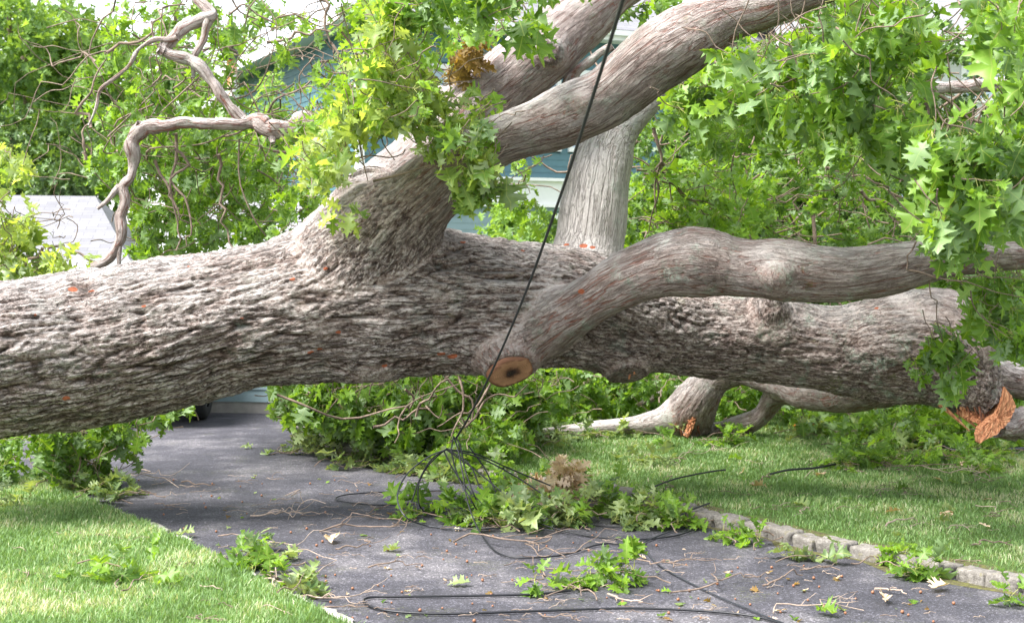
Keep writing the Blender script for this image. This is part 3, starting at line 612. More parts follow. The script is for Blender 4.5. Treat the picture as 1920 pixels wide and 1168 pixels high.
# sawn face of the stub
def disc_face(c, nrm, r, mat, parent, name, seed=0, squash=1.0):
    nrm = nrm / np.linalg.norm(nrm); a = np.cross(nrm, [0, 0, 1.]); a /= np.linalg.norm(a); b = np.cross(nrm, a); V = [c + nrm * .0]; rad = [0.0]; nr, ns = 8, 48
    for i in range(1, nr + 1):
        for j in range(ns):
            th = j * 2 * math.pi / ns; rr = r * i / nr * (1 + .05 * math.sin(2 * th + 1) + .03 * math.sin(5 * th)); V.append(c + (a * math.cos(th) + b * math.sin(th) * squash) * rr + nrm * (.004 * random.uniform(-1, 1) if i < nr else -.004)); rad.append(i / nr)
    for j in range(ns):
        th = j * 2 * math.pi / ns; rr = r * (1 + .05 * math.sin(2 * th + 1) + .03 * math.sin(5 * th)); V.append(c + (a * math.cos(th) + b * math.sin(th) * squash) * rr - nrm * .05); rad.append(1.05)
    T = [(0, 1 + j, 1 + (j + 1) % ns) for j in range(ns)]; Q = [(1 + (i - 1) * ns + j, 1 + i * ns + j, 1 + i * ns + (j + 1) % ns, 1 + (i - 1) * ns + (j + 1) % ns) for i in range(1, nr + 1) for j in range(ns)]
    return add(name, np.array(V), [np.array(T), np.array(Q)], mat, parent, True, {'rad': np.array(rad)})
S = SK['cut_stub']; ax = S[-1, :3] - S[-3, :3]; ax /= np.linalg.norm(ax)
disc_face(S[-1, :3] + ax * .052, ax, S[-1, 3] * 1.03, M['cut'], PART['cut_stub'], 'sawn_face')

# splintered heartwood
def splinters(name, rows, n_, rng, mat, parent, L=(.1, .3), w=(.008, .025), label=None):
    out_ = []
    (a, b) = rows
    for i in range(n_):
        t = rng.rand(); o_ = a + (b - a) * t + rng.normal(size=3) * .02; yield_dir = splinters.dir + rng.normal(size=3) * .22; yield_dir /= np.linalg.norm(yield_dir); l = rng.uniform(*L); ww = rng.uniform(*w)
        C = np.array([o_ - yield_dir * .06, o_ + yield_dir * l * .5 + rng.normal(size=3) * .006, o_ + yield_dir * l]); out_.append(tube(C, np.array([ww, ww * .7, ww * .12]), 4))
    V, Fs = cat(out_); return add(name, V, Fs, mat, parent, False, label=label)
rg_ = np.random.RandomState(5)
def slab(px, D, th, mat, parent, name, label=None, jag=.012, dn=(0, 1, 0)):
    """thick torn slab of wood: outline at its real distance with real thickness"""
    o_ = [P(x, y, D + dd) for x, y, dd in px]; n_ = len(o_); L = []
    for i in range(n_):
        a, b = o_[i], o_[(i + 1) % n_]; k_ = max(1, int(np.linalg.norm(b - a) / .012))
        for j in range(k_): L.append(a + (b - a) * j / k_ + rg_.normal(size=3) * jag * .35)
    L = np.array(L); n_ = len(L); c = L.mean(0); dv = np.array(dn, float) * th; V = [L + 0 * dv]; rings = [1.0, .8, .6, .4, .2]
    for t in rings[1:]: V.append(c + (L - c) * t + rg_.normal(size=(n_, 3)) * jag * .55 - dv * .10 * (1 - t))
    V.append(L + dv); nr = len(rings); V = np.concatenate(V + [c[None], (c + dv)[None]]); j = np.arange(n_); j2 = (j + 1) % n_; Q = [np.stack([k_ * n_ + j, k_ * n_ + j2, (k_ + 1) * n_ + j2, (k_ + 1) * n_ + j], 1) for k_ in range(nr - 1)]
    Q.append(np.stack([nr * n_ + j, nr * n_ + j2, j2, j], 1)); T = [np.stack([(nr - 1) * n_ + j, (nr - 1) * n_ + j2, np.full(n_, (nr + 1) * n_)], 1), np.stack([nr * n_ + j2, nr * n_ + j, np.full(n_, (nr + 1) * n_ + 1)], 1)]
    return add(name, V, [np.concatenate(Q), np.concatenate(T)], mat, parent, False, label=label)
slab([(1884, 727, .0), (1898, 742, .0), (1905, 762, .0), (1893, 790, -.05), (1868, 815, -.1), (1836, 831, -.12), (1833, 815, -.1), (1840, 795, -.05), (1862, 775, 0), (1874, 752, 0)], 8.90, .07, M['wood'], PART['trunk'], 'torn_wood', 'orange slab of freshly torn heartwood at the snapped end', .006)
slab([(1800, 762, 0), (1840, 772, -.02), (1848, 800, -.05), (1825, 792, -.05), (1805, 780, 0)], 8.95, .06, M['wood'], PART['trunk'], 'torn_wood')
for a, b, w_ in (((1762, 757), (1818, 808), 5), ((1795, 770), (1836, 806), 6), ((1830, 770), (1846, 812), 7), ((1845, 762), (1862, 800), 8)):
    C = spline([P(*a, 9.0), P((a[0] + b[0]) / 2 + 3, (a[1] + b[1]) / 2 + 2, 8.97), P(*b, 8.95)], .02); V, Fs = tube(C, np.linspace(w_, 1, len(C)) * 9 / F, 5); add('splinter', V, Fs, M['wood'], PART['trunk'], False)
splinters.dir = np.array([.35, -.25, -.9]); splinters('splinters', (P(1796, 765, 8.98), P(1865, 778, 8.9)), 14, rg_, M['wood_dark'], PART['trunk'], (.02, .09), (.005, .012))
# torn end of the dropping limb
splinters.dir = np.array([.05, -.15, -1.0]); a_ = P(1272, 780, 12.45); b_ = P(1318, 780, 12.45)
splinters('splinters', (a_ + [0, .12, -.02], b_ + [0, .12, 0]), 34, rg_, M['wood_dark'], PART['hanging_limb'], (.08, .2), (.015, .04), 'dark splinters where the limb snapped at the lawn')
slab([(1302, 762, 0), (1308, 760, 0), (1306, 785, -.03), (1299, 806, -.04), (1290, 822, -.05), (1284, 818, -.05), (1292, 790, -.02)], 12.47, .08, M['wood'], PART['hanging_limb'], 'torn_wood')
splinters.dir = np.array([.1, -.3, -.9]); splinters('splinters', (P(1160, 694, 9.03), P(1192, 697, 9.03)), 9, rg_, M['wood'], PART['broken_stub'], (.0, .03), (.008, .014))

# log lying beyond the torn end
def log_thing(rows, name, label, cat_, parent=None, sides=28, step=.02, group=None):
    w = [tuple(P(x, y, D)) + (rp * D / F, rg) for x, y, D, rp, rg in rows]; S = spline(w, step); S[:, :3] += np.stack([perlin(S[:, :3] * 6 + o_) for o_ in (3, 13, 23)], 1) * .022; S[:, 3] *= 1 + .32 * perlin(S[:, :3] * 11 + 4); C = S[:, :3]; V, Fs = tube(C, S[:, 3], sides); T, A, B = frames(C)
    al_ = np.concatenate([[0], np.cumsum(np.linalg.norm(np.diff(C, axis=0), axis=1))]); n_ = len(C); th = np.arange(sides) * 2 * math.pi / sides
    bc = np.stack([np.repeat(al_, sides), (S[:, 3][:, None] * np.cos(th)).ravel(), (S[:, 3][:, None] * np.sin(th)).ravel()], 1); bc = np.vstack([bc, [0, 0, 0], [al_[-1], 0, 0]])
    ctr = np.vstack([np.repeat(C, sides, 0), C[0], C[-1]]); nr = V - ctr; ln = np.linalg.norm(nr, axis=1)[:, None] + 1e-9; nr = nr / ln
    h = perlin(bc * np.array([5, 14, 14]) + rows[0][0]); h2 = perlin(bc * np.array([14, 50, 50]) + 3); rr = np.append(np.repeat(S[:, 3], sides), [0, 0])
    V = V + nr * (rr * (.20 * h + .16 * h2))[:, None]; rug = np.append(np.repeat(S[:, 4], sides), [0, 0])
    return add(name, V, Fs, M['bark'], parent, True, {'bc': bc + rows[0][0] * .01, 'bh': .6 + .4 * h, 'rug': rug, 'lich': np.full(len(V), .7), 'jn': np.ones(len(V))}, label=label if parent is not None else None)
o = recentre(log_thing([(1868, 800, 9.1, 22, .3), (1900, 795, 9.2, 30, .3), (1960, 788, 9.3, 32, .3), (2060, 790, 9.5, 30, .3)], 'broken_log', None, None)); setp(o, 'short grey broken log at the right edge behind the torn orange wood', 'log')

# thin bare branches of the oak at the upper left
L1 = log_thing([(850, 190, 9.5, 24, .1), (760, 205, 9.7, 20, .1), (690, 214, 9.8, 18, .1), (600, 228, 10, 18, .1), (510, 244, 10, 19, .1), (480, 233, 10, 14, .1), (400, 231, 10, 11, .1), (320, 236, 10, 12, .1), (268, 240, 10, 14, .1), (246, 266, 10, 14, .1), (252, 300, 10, 11, .1), (248, 332, 10, 9, .1), (233, 348, 10, 12, .1), (237, 376, 10, 9, .1), (226, 408, 10, 11, .1), (226, 452, 10, 9, .1), (206, 478, 10, 9, .1), (176, 500, 10, 8, .1)], 'bare_branch', 'crooked bare branch reaching left and then hooking down', '', oak, 16, .015)
L2 = log_thing([(455, 226, 10, 10, .1), (425, 192, 10, 10, .1), (395, 150, 10, 10, .1), (372, 120, 10, 11, .1), (312, 95, 10.02, 11, .1), (318, 75, 10.05, 11, .1), (350, 50, 10.1, 11, .1), (395, 30, 10.15, 10, .1), (380, 8, 10.2, 8, .1), (340, -25, 10.3, 8, .1)], 'bare_branch', 'zigzag bare branch climbing to the top left', '', oak, 14, .015)
log_thing([(1700, 165, 9.8, 13, .1), (1790, 163, 9.9, 11, .1), (1830, 160, 9.9, 12, .1), (1930, 150, 10, 11, .1), (1990, 150, 10, 10, .1)], 'bare_branch', 'grey branch crossing behind the leaves at the upper right', '', oak, 12, .02)
for q_ in ([(512, 250, 10, 13, .3), (514, 262, 9.97, 8, .3), (515, 270, 9.95, 4, .3)], [(262, 238, 10, 12, .2), (252, 232, 9.98, 8, .2)], [(228, 348, 10, 8, .2), (205, 372, 9.98, 5, .2), (184, 392, 9.96, 4, .2)], [(305, 96, 10, 11, .2), (296, 93, 9.98, 8, .2)], [(395, 40, 10.1, 8, .1), (375, 85, 10.1, 7, .1), (362, 115, 10.1, 6, .1), (362, 150, 10.1, 4, .1)], [(226, 452, 10, 7, .1), (226, 490, 10, 4, .1), (224, 505, 10, 3, .1)], [(330, 70, 10, 6, .1), (275, 80, 10, 4, .1), (235, 130, 10, 4, .1), (190, 170, 10, 3, .1), (165, 235, 10, 2, .1)], [(550, 250, 10.0, 9, .2), (575, 275, 10.1, 8, .2), (600, 290, 10.2, 6, .2)]):
    log_thing(q_, 'side_branch', None, '', oak, 10, .015)
log_thing([(1150, 85, 9.3, 8, .1), (1095, 125, 9.35, 9, .1), (1070, 150, 9.4, 12, .1), (1040, 190, 9.4, 12, .1)], 'bare_branch', None, '', oak, 12, .02)
log_thing([(1500, 470, 12.4, 8, .1), (1500, 420, 12.4, 9, .1), (1532, 370, 12.3, 8, .1), (1548, 325, 12.2, 6, .1), (1560, 290, 12.1, 4, .1)], 'bare_branch', 'pale slanting branch among the dark foliage', '', oak, 10, .02)
log_thing([(1190, 762, 13.6, 4, .1), (1220, 750, 13.6, 6, .1), (1250, 738, 13.6, 8, .1), (1290, 728, 13.6, 8, .1)], 'bare_branch', None, '', oak, 10, .02)

# ------------------------------------------------------------------ the fallen oak: leaves and thin twigs
def fol(seed): return Fol(np.random.RandomState(seed))
# bright shoots in front of the two rising limbs
f = fol(11)
A1 = [(570, 260), (600, 235), (650, 190), (690, 100), (700, 0), (770, 0), (750, 80), (760, 140), (840, 180), (820, 215), (740, 235), (670, 260), (630, 300), (630, 350), (600, 340), (570, 320)]
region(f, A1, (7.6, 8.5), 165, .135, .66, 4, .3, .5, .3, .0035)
region(f, [(780, 180), (950, 195), (950, 220), (890, 270), (860, 310), (800, 300), (760, 240)], (7.7, 8.0), 20, .14, .5, 4, .25, .5, .3, .0035)
region(f, [(850, 310), (900, 300), (950, 370), (930, 395), (890, 370)], (7.7, 8.0), 8, .19, .35, 6, .3, .9, .6, .0035)
region(f, [(620, 405), (650, 395), (655, 430), (625, 425)], (8.2, 8.3), 2, .15, .5, 4, .1)
for a, b in (((700, 340, 8.3), (960, 230, 7.9)), ((640, 60, 8.2), (690, 340, 8.3)), ((690, 60, 8.1), (740, 300, 8.2)), ((730, 20, 8), (735, 210, 8.1)), ((600, 330, 8.2), (760, 280, 8.2))):
    f.twig(wander(f.r, P(*a), P(*b), 7, .05), .008, .003)
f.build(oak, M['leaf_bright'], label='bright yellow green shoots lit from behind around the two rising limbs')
f = fol(51)
region(f, [(560, 240), (640, 120), (640, 0), (930, 0), (900, 60), (850, 140), (960, 200), (900, 290), (850, 270), (760, 240), (660, 280), (610, 350), (560, 330)], (7.5, 8.6), 58, .14, .9, 4, .3, .6, .4, .0035)
f.build(oak, M['leaf'], label='fresh green leaf sprays mixed through the bright shoots over the limb joint')
f = fol(12)
region(f, [(690, -40), (1060, -50), (1120, -40), (1090, 0), (980, 5), (860, 10), (760, 15)], (7.4, 8.0), 20, .18, .5, 6, .3, .9, .6)
region(f, [(970, 0), (1000, 0), (995, 50), (985, 55)], (7.6, 7.9), 3, .2, .5, 5, .2, 1.2, .8)
region(f, [(1120, -20), (1290, -30), (1260, 10), (1180, 60), (1120, 30)], (9.8, 10.5), 12, .17, .6, 6)
f.build(oak, M['leaf'], label='green leaves hanging in from the top edge over the far limb')
f = fol(13)
region(f, [(855, 90), (900, 82), (900, 110), (865, 140), (850, 125)], (8.9, 9.1), 9, .13, .5, 6, .2, .2)
f.build(oak, M['leaf_rust'], label='rusty brown withered leaves beside the far limb')
f = fol(53)
region(f, [(540, 0), (1000, 0), (1000, 60), (850, 190), (760, 210), (680, 190), (560, 230), (520, 160)], (9.8, 11.5), 55, .13, .8, 5, .4, .5, .5, .005)
region(f, [(560, 230), (640, 240), (600, 420), (500, 450), (520, 300)], (9.8, 11), 34, .13, .7, 5, .4, .5, .5, .005)
region(f, [(930, 300), (1020, 300), (1000, 420), (940, 430)], (9.9, 11), 12, .13, .7, 5, .3, .5, .5, .005)
for i in range(16):
    a = P(f.r.uniform(540, 960), f.r.uniform(-10, 200), f.r.uniform(10, 11)); f.twig(wander(f.r, a, a + f.r.normal(size=3) * np.array([.5, .15, .5]), 8, .09), .006, .002)
f.build(oak, M['leaf'], label='loose leafy sprays hanging in front of the teal house')
# big hanging curtain at the upper right
f = fol(14)
A2 = [(1300, 150), (1400, 95), (1560, 45), (1640, -20), (1940, -20), (1940, 370), (1880, 380), (1800, 420), (1755, 400), (1710, 350), (1690, 280), (1640, 230), (1560, 205), (1500, 225), (1420, 190), (1330, 200), (1280, 215), (1265, 180)]
region(f, A2, (6.6, 8.2), 260, .18, .5, 7, .35, 1.0, .8, .004)
region(f, [(1740, 120), (1940, 100), (1940, 370), (1880, 400), (1840, 470), (1770, 460), (1730, 380)], (6.3, 7.2), 66, .19, .45, 7, .35, 1.1, .9, .004)
region(f, [(1800, 0), (1930, 0), (1930, 130), (1850, 100)], (5.6, 6.2), 10, .22, .6, 6, .3, 1.0, .8)
for a, b in (((1700, -10, 7.0), (1735, 200, 7.1)), ((1690, -10, 7.2), (1700, 120, 7.2)), ((1700, 120, 7.2), (1735, 175, 7.2)), ((1735, 150, 7.1), (1900, 270, 6.9)), ((1670, -10, 7.3), (1570, 80, 7.4)), ((1570, -5, 7.3), (1800, 10, 7.0)), ((1735, 190, 7.1), (1770, 330, 7.0)), ((1780, 230, 7), (1790, 350, 7)), ((1545, 60, 7.3), (1700, 90, 7.2))):
    f.twig(wander(f.r, P(*a), P(*b), 9, .05), .011, .005)
f.build(oak, M['leaf'], label='dense curtain of lobed green leaves hanging at the upper right')
f = fol(15)
region(f, [(1235, 150), (1420, 80), (1640, 30), (1700, 200), (1640, 330), (1480, 260), (1300, 260)], (8.6, 10.5), 135, .17, .66, 7, .4, .6, .5)
region(f, [(1240, 320), (1300, 310), (1420, 350), (1440, 420), (1380, 440), (1240, 430)], (9.8, 11), 60, .15, .9, 7, .35, .2, .3)
f.twig(wander(f.r, P(1225, 240, 10), P(1240, 305, 10), 5, .04), .014, .010)
for q in ((1215, 440), (1300, 350), (1340, 425), (1225, 430), (1265, 400), (1380, 420)): f.twig(wander(f.r, P(1240, 305, 10), P(q[0], q[1], 10.2), 7, .05), .009, .003)
f.build(oak, M['leaf'], label='lighter green leaves behind the near limb')
f = fol(16)
region(f, [(1840, 530), (1940, 525), (1940, 640), (1890, 665), (1860, 630), (1830, 570)], (7.6, 8.4), 34, .16, .5, 6, .25, 1.0, .7, .003)
region(f, [(1725, 620), (1800, 615), (1800, 690), (1760, 750), (1730, 720)], (8.2, 8.5), 9, .165, .4, 6, .2, 1.2, .8, .003)
f.twig(wander(f.r, P(1690, 505, 8.0), P(1930, 560, 7.4), 9, .02), .006, .002); f.twig(wander(f.r, P(1745, 520, 7.9), P(1925, 525, 7.4), 9, .02), .004, .002)
f.twig(wander(f.r, P(1742, 525, 7.9), P(1762, 690, 8.3), 9, .04), .004, .002); f.twig(wander(f.r, P(1725, 445, 8.0), P(1700, 505, 7.95), 6, .05), .006, .004)
f.twig(wander(f.r, P(1820, 545, 7.6), P(1880, 640, 7.8), 6, .04), .004, .002)
f.build(oak, M['leaf'], twigmat=M['petiole'] if False else None, label='small leafy shoots hanging past the broken end at the right')
# crown mass behind, right of the upright limb
f = fol(17)
region(f, [(1170, 230), (1300, 200), (1720, 240), (1940, 300), (1940, 620), (1800, 620), (1700, 560), (1500, 560), (1180, 480)], (11, 14), 520, .15, .30, 8, .6, .2, .3, .006, False, .5)
region(f, [(1500, 0), (1700, 0), (1730, 120), (1700, 240), (1560, 200)], (10, 12), 55, .17, .45, 8, .6, .4, .4, .006, False, .6)
region(f, [(1790, 590), (1940, 560), (1940, 720), (1880, 720), (1820, 640)], (10.5, 12), 60, .17, .4, 7, .4, .4, .4, .005, False)
for i in range(46):
    a = P(f.r.uniform(1180, 1900), f.r.uniform(230, 470), f.r.uniform(10.4, 13)); b = a + f.r.normal(size=3) * np.array([.7, .3, .5]); f.twig(wander(f.r, a, b, 8, .08), f.r.uniform(.006, .016), .004)
f.build(oak, M['leaf'], label='tangled crown leaves behind the limbs on the right')
# crown pressed on the ground under the trunk
f = fol(18)
region(f, [(980, 690), (1200, 690), (1200, 740), (1120, 785), (1000, 795)], (13.3, 14.5), 110, .165, .5, 8, .4, .5, .5, .005)
region(f, [(510, 700), (620, 690), (1000, 690), (1020, 770), (960, 810), (880, 820), (800, 835), (700, 825), (600, 790), (535, 770)], (11.2, 13), 560, .165, .45, 8, .4, .5, .5, .005)
region(f, [(560, 720), (850, 720), (820, 815), (700, 810), (590, 790)], (10.9, 11.4), 80, .165, .6, 8, .4, .9, .8, .005)
region(f, [(820, 800), (960, 780), (990, 820), (930, 840), (860, 845)], (10.5, 11.6), 40, .165, .7, 7, .3, .2, .3)
for q in ((520, 740, 860, 720), (830, 700, 870, 800), (780, 780, 850, 700), (860, 705, 840, 830), (700, 800, 830, 760), (880, 790, 990, 720), (920, 720, 820, 800), (760, 730, 740, 830)):
    f.twig(wander(f.r, P(q[0], q[1], 10.1), P(q[2], q[3], 10.0), 9, .09), .010, .004)
f.build(oak, M['leaf'], label='broken crown pressed to the ground beneath the trunk')
f = fol(19)
region(f, [(1130, 690), (1300, 690), (1500, 700), (1750, 720), (1940, 720), (1940, 800), (1750, 812), (1480, 800), (1200, 770)], (13.2, 16), 420, .17, .38, 8, .5, .3, .4, .006, False, .5)
region(f, [(1480, 770), (1940, 770), (1940, 835), (1700, 830), (1480, 812)], (11.6, 13.5), 90, .17, .55, 7, .3, .2, .3, .004, False)
f.build(oak, M['leaf'], label='crown leaves heaped along the back of the lawn')
# left: hanging clumps under the trunk, and the screen behind the bare branch
f = fol(20)
region(f, [(0, 790), (150, 770), (270, 760), (285, 820), (250, 870), (215, 820), (150, 820), (60, 835), (0, 835)], (9.4, 10.4), 42, .13, .45, 7, .35, .9, .8, .004)
region(f, [(95, 820), (215, 810), (205, 930), (110, 920), (75, 880)], (9.8, 10.3), 60, .15, .25, 7, .35, .7, .7, .004)
region(f, [(-30, 830), (20, 830), (25, 900), (-30, 900)], (9.8, 10.3), 16, .15, .4, 7)
region(f, [(280, 760), (345, 740), (340, 790), (290, 790)], (9.6, 10.0), 8, .14, .6, 6)
for q in ((95, 790, 190, 930), (150, 790, 150, 900), (215, 830, 100, 900), (130, 880, 215, 950)): f.twig(wander(f.r, P(q[0], q[1], 9.9), P(q[2], q[3], 9.9), 9, .08), .007, .003)
f.build(oak, M['leaf'], label='leafy branch ends hanging under the trunk at the left')
f = fol(21)
region(f, [(250, 250), (430, 240), (520, 290), (530, 400), (500, 440), (400, 470), (320, 480), (250, 490), (240, 380), (170, 340), (165, 280)], (10.8, 12.5), 250, .14, .62, 7, .45, .7, .6, .005, False)
region(f, [(150, 150), (200, 50), (330, 0), (640, 0), (600, 20), (500, 50), (450, 130), (450, 200), (430, 240), (200, 260), (160, 220)], (10.5, 13), 125, .14, .6, 7, .5, .5, .5, .005, False)
region(f, [(640, 0), (700, 0), (740, 60), (650, 70)], (10, 11), 8, .15, .5, 7)
for i in range(60):
    a = P(f.r.uniform(170, 660), f.r.uniform(-10, 330), f.r.uniform(10.2, 11.5)); b = a + f.r.normal(size=3) * np.array([.55, .15, .5]); f.twig(wander(f.r, a, b, 8, .10), f.r.uniform(.004, .010), .002)
for q in ((410, 290, 440, 470), (330, 250, 350, 460), (328, 280, 330, 470), (290, 300, 350, 420), (200, 100, 330, 10), (170, 240, 200, 110), (160, 300, 170, 220), (620, 80, 680, 155), (600, 0, 625, 100), (500, 80, 620, 60), (690, 130, 640, 190)):
    f.twig(wander(f.r, P(q[0], q[1], 10.1), P(q[2], q[3], 10.1), 10, .05), .012, .005)
f.build(oak, M['leaf'], label='leafy screen of twigs behind the crooked bare branch')
f = fol(22)
region(f, [(-30, 280), (45, 290), (50, 340), (60, 470), (150, 480), (150, 500), (60, 520), (-30, 530)], (9.8, 10.8), 60, .15, .6, 7, .35, .4, .5)
for i in range(24):
    a = P(f.r.uniform(0, 150), f.r.uniform(360, 500), 10.2); b = a + f.r.normal(size=3) * np.array([.25, .1, .2]); f.twig(wander(f.r, a, b, 9, .12), .004, .002)
f.twig(wander(f.r, P(185, 500, 10), P(120, 460, 10.1), 6, .05), .010, .007); f.twig(wander(f.r, P(120, 460, 10.1), P(20, 530, 10.1), 8, .06), .009, .006); f.twig(wander(f.r, P(80, 465, 10), P(20, 525, 10), 6, .06), .012, .008)
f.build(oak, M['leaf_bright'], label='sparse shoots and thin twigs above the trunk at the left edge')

# ------------------------------------------------------------------ houses
def siding_mat(name, c): return simple(name, c, .55, .08, 3, .05)
M['teal'] = siding_mat('teal_siding', (.075, .165, .195)); M['pale_and_lit'] = siding_mat('pale_and_lit_teal_siding', (.24, .33, .37)); M['white'] = simple('white_trim', (.74, .75, .74), .5, .04, 3, .02)
M['cream'] = siding_mat('cream_siding', (.50, .52, .50)); M['greyblue'] = siding_mat('grey_blue_siding', (.17, .22, .27)); M['concrete'] = simple('foundation', (.28, .27, .26), .9, .2, 6, .3)
def shingle_mat(name, a, b):
    n = N(name); o = n.obj(); t = n.t.nodes.new('ShaderNodeTexBrick'); n.set(t.inputs['Vector'], n.mapv(o, (1, 1, 1))); t.inputs['Scale'].default_value = 1; t.inputs['Brick Width'].default_value = .33; t.inputs['Row Height'].default_value = .14; t.inputs['Mortar Size'].default_value = .006
    t.inputs['Color1'].default_value = (*a, 1); t.inputs['Color2'].default_value = (*b, 1); t.inputs['Mortar'].default_value = (a[0] * .6, a[1] * .6, a[2] * .6, 1); n.col(n.mix(.3, t.outputs['Color'], n.ramp(n.noise(o, 3, 5), [(.3, a), (.7, b)]))); n.rough(.9); n.bump(t.outputs['Fac'], .3, .01); return n.m
M['shingle'] = shingle_mat('grey_shingles', (.15, .15, .165), (.22, .22, .235)); M['shingle2'] = shingle_mat('light_shingles', (.17, .17, .18), (.23, .23, .24))
def glass_mat():
    n = N('window_glass'); n.col(n.ramp(n.noise(n.obj(), 1.2, 3), [(.4, (.16, .24, .33)), (.6, (.42, .52, .60))])); n.rough(.08); n.b.inputs['Specular IOR Level'].default_value = .8; return n.m
M['glass'] = glass_mat(); M['curtain'] = simple('curtain', (.55, .62, .60), .8, .1, 8, .1)
def siding(x0, x1, z0, z1, y, holes=(), exp=.13, th=.014):
    """lapped boards on the plane y, facing -y, with window holes left open"""
    L = []; z = z0
    while z < z1 - 1e-6:
        zt = min(z + exp, z1); seg = [(x0, x1)]
        for hx0, hx1, hz0, hz1 in holes:
            if zt > hz0 + .02 and z < hz1 - .02:
                ns_ = []
                for a, b in seg:
                    if hx1 <= a or hx0 >= b: ns_.append((a, b)); continue
                    if hx0 > a: ns_.append((a, hx0))
                    if hx1 < b: ns_.append((hx1, b))
                seg = ns_
        for a, b in seg:
            V = np.array([(a, y - th, z), (b, y - th, z), (b, y - .003, zt), (a, y - .003, zt), (a, y + .0, z), (b, y + .0, z)]); L.append((V, np.array([(0, 1, 2, 3), (4, 5, 1, 0)])))
        z = zt
    return cat(L)
def turn(V, q=True):
    """front plane to the left side wall: (x, y) -> (y, -x)"""
    W_ = V.copy(); W_[:, 0] = V[:, 1]; W_[:, 1] = -V[:, 0]; return W_
def window(parent, x0, x1, z0, z1, y, mullion=True, side=False, curtain=False):
    t = .09; L = [box(x0 - t, x1 + t, y - .05, y + .02, z1, z1 + t * 1.3), box(x0 - t, x1 + t, y - .07, y + .02, z0 - t, z0), box(x0 - t, x0, y - .05, y + .02, z0 + .001, z1 - .001), box(x1, x1 + t, y - .05, y + .02, z0 + .001, z1 - .001)]
    zm = (z0 + z1) / 2
    if mullion: L.append(box(x0 + .001, x1 - .001, y - .03, y + .01, zm - .03, zm + .03))
    V, Fs = cat(L); fn = turn if side else (lambda v: v)
    w_ = add('window', fn(V), Fs, M['white'], parent, False, local=True); V, Fs = box(x0, x1, y + .022, y + .03, z0, z1); add('pane', fn(V), Fs, M['glass'], w_, False, local=True)
    if curtain:
        n_ = 60; xx = np.linspace(x0, x1, n_); V = np.concatenate([np.c_[xx, y + .015 + .006 * np.sin(xx * 60), np.full(n_, z)] for z in (z0, z1)]); k_ = np.arange(n_ - 1); add('curtain', fn(V), np.stack([k_, k_ + 1, k_ + 1 + n_, k_ + n_], 1), M['curtain'], w_, True, local=True)
    return w_
ang = R(25); corner = P(672, 490, 27.0); corner[2] = 0
Hs = thing('house', 'teal clapboard two storey house with white trim, behind the tree at upper centre', 'house', tuple(corner), ang)
W, Dp, EZ = 9.5, 9.0, 6.05
wins = [(.9, 1.75, 3.9, 5.3), (3.35, 4.2, 3.9, 5.35), (4.55, 5.4, 3.9, 5.35), (7, 7.9, 3.9, 5.3)]
wl = [(3.0, 4.5, .8, 2.45), (6.2, 7.6, .8, 2.45)]
V, Fs = siding(.12, W - .12, 3.25, EZ, 0, [(a - .09, b + .09, c - .09, d + .12) for a, b, c, d in wins]); V2, F2 = siding(.12, W - .12, .4, 2.72, 0, [(a - .09, b + .09, c - .09, d + .12) for a, b, c, d in wl])
Vb, Fb = box(.02, W - .02, .035, Dp - .02, .02, EZ - .02)
add('wall', *[x for x in cat([(V, Fs), (Vb, Fb)])], M['teal'], Hs, False, local=True); add('wall', V2, F2, M['pale_and_lit'], Hs, False, local=True, label='pale ground floor wall under the white band')
V, Fs = siding(-Dp + .12, -.12, .4, EZ, 0); add('wall', turn(V) * np.array([1, 1, 1]), Fs, M['teal'], Hs, False, local=True)
V, Fs = cat([box(-.03, .12, -.03, .12, .3, EZ), box(W - .12, W + .03, -.03, .1, .3, EZ), box(-.02, W + .02, -.10, .0, 2.72, 3.25), box(-.05, W + .05, -.22, .0, 3.2, 3.26), box(-.04, W + .04, -.16, -.1, 2.68, 2.74), box(-.025, .1, Dp - .12, Dp, .3, EZ)]); add('trim', V, Fs, M['white'], Hs, False, local=True)
V, Fs = box(-.01, W + .01, .01, Dp, 0, .4); add('foundation', V, Fs, M['concrete'], Hs, False, local=True)
for a, b, c, d in wins: window(Hs, a, b, c, d, 0)
for a, b, c, d in wl: window(Hs, a, b, c, d, 0, False, False, True)
ov = .55; rz = EZ + 2.6
V = np.array([(-ov, -ov, EZ), (W + ov, -ov, EZ), (W + ov, Dp + ov, EZ), (-ov, Dp + ov, EZ), (Dp / 2, Dp / 2, rz), (W - Dp / 2, Dp / 2, rz)]) + np.array([0, 0, .20])
rf = add('roof', V, [np.array([(0, 1, 5, 4), (2, 3, 4, 5)]), np.array([(1, 2, 5), (3, 0, 4)])], M['shingle'], Hs, False, local=True)
V, Fs = cat([box(-ov, W + ov, -ov, -ov + .03, EZ - .02, EZ + .19), box(-ov, -ov + .03, -ov + .03, Dp + ov, EZ - .02, EZ + .19), box(-ov + .03, W + ov, -ov + .03, 0, EZ, EZ + .03), box(-ov + .03, 0, 0, Dp + ov, EZ, EZ + .03), box(W, W + ov, 0, Dp, EZ, EZ + .03)]); add('soffit', V, Fs, M['white'], rf, False, local=True)
V, Fs = cat([box(-ov - .1, W + ov, -ov - .1, -ov, EZ + .07, EZ + .17)]); add('gutter', V, Fs, M['white'], rf, False, local=True)
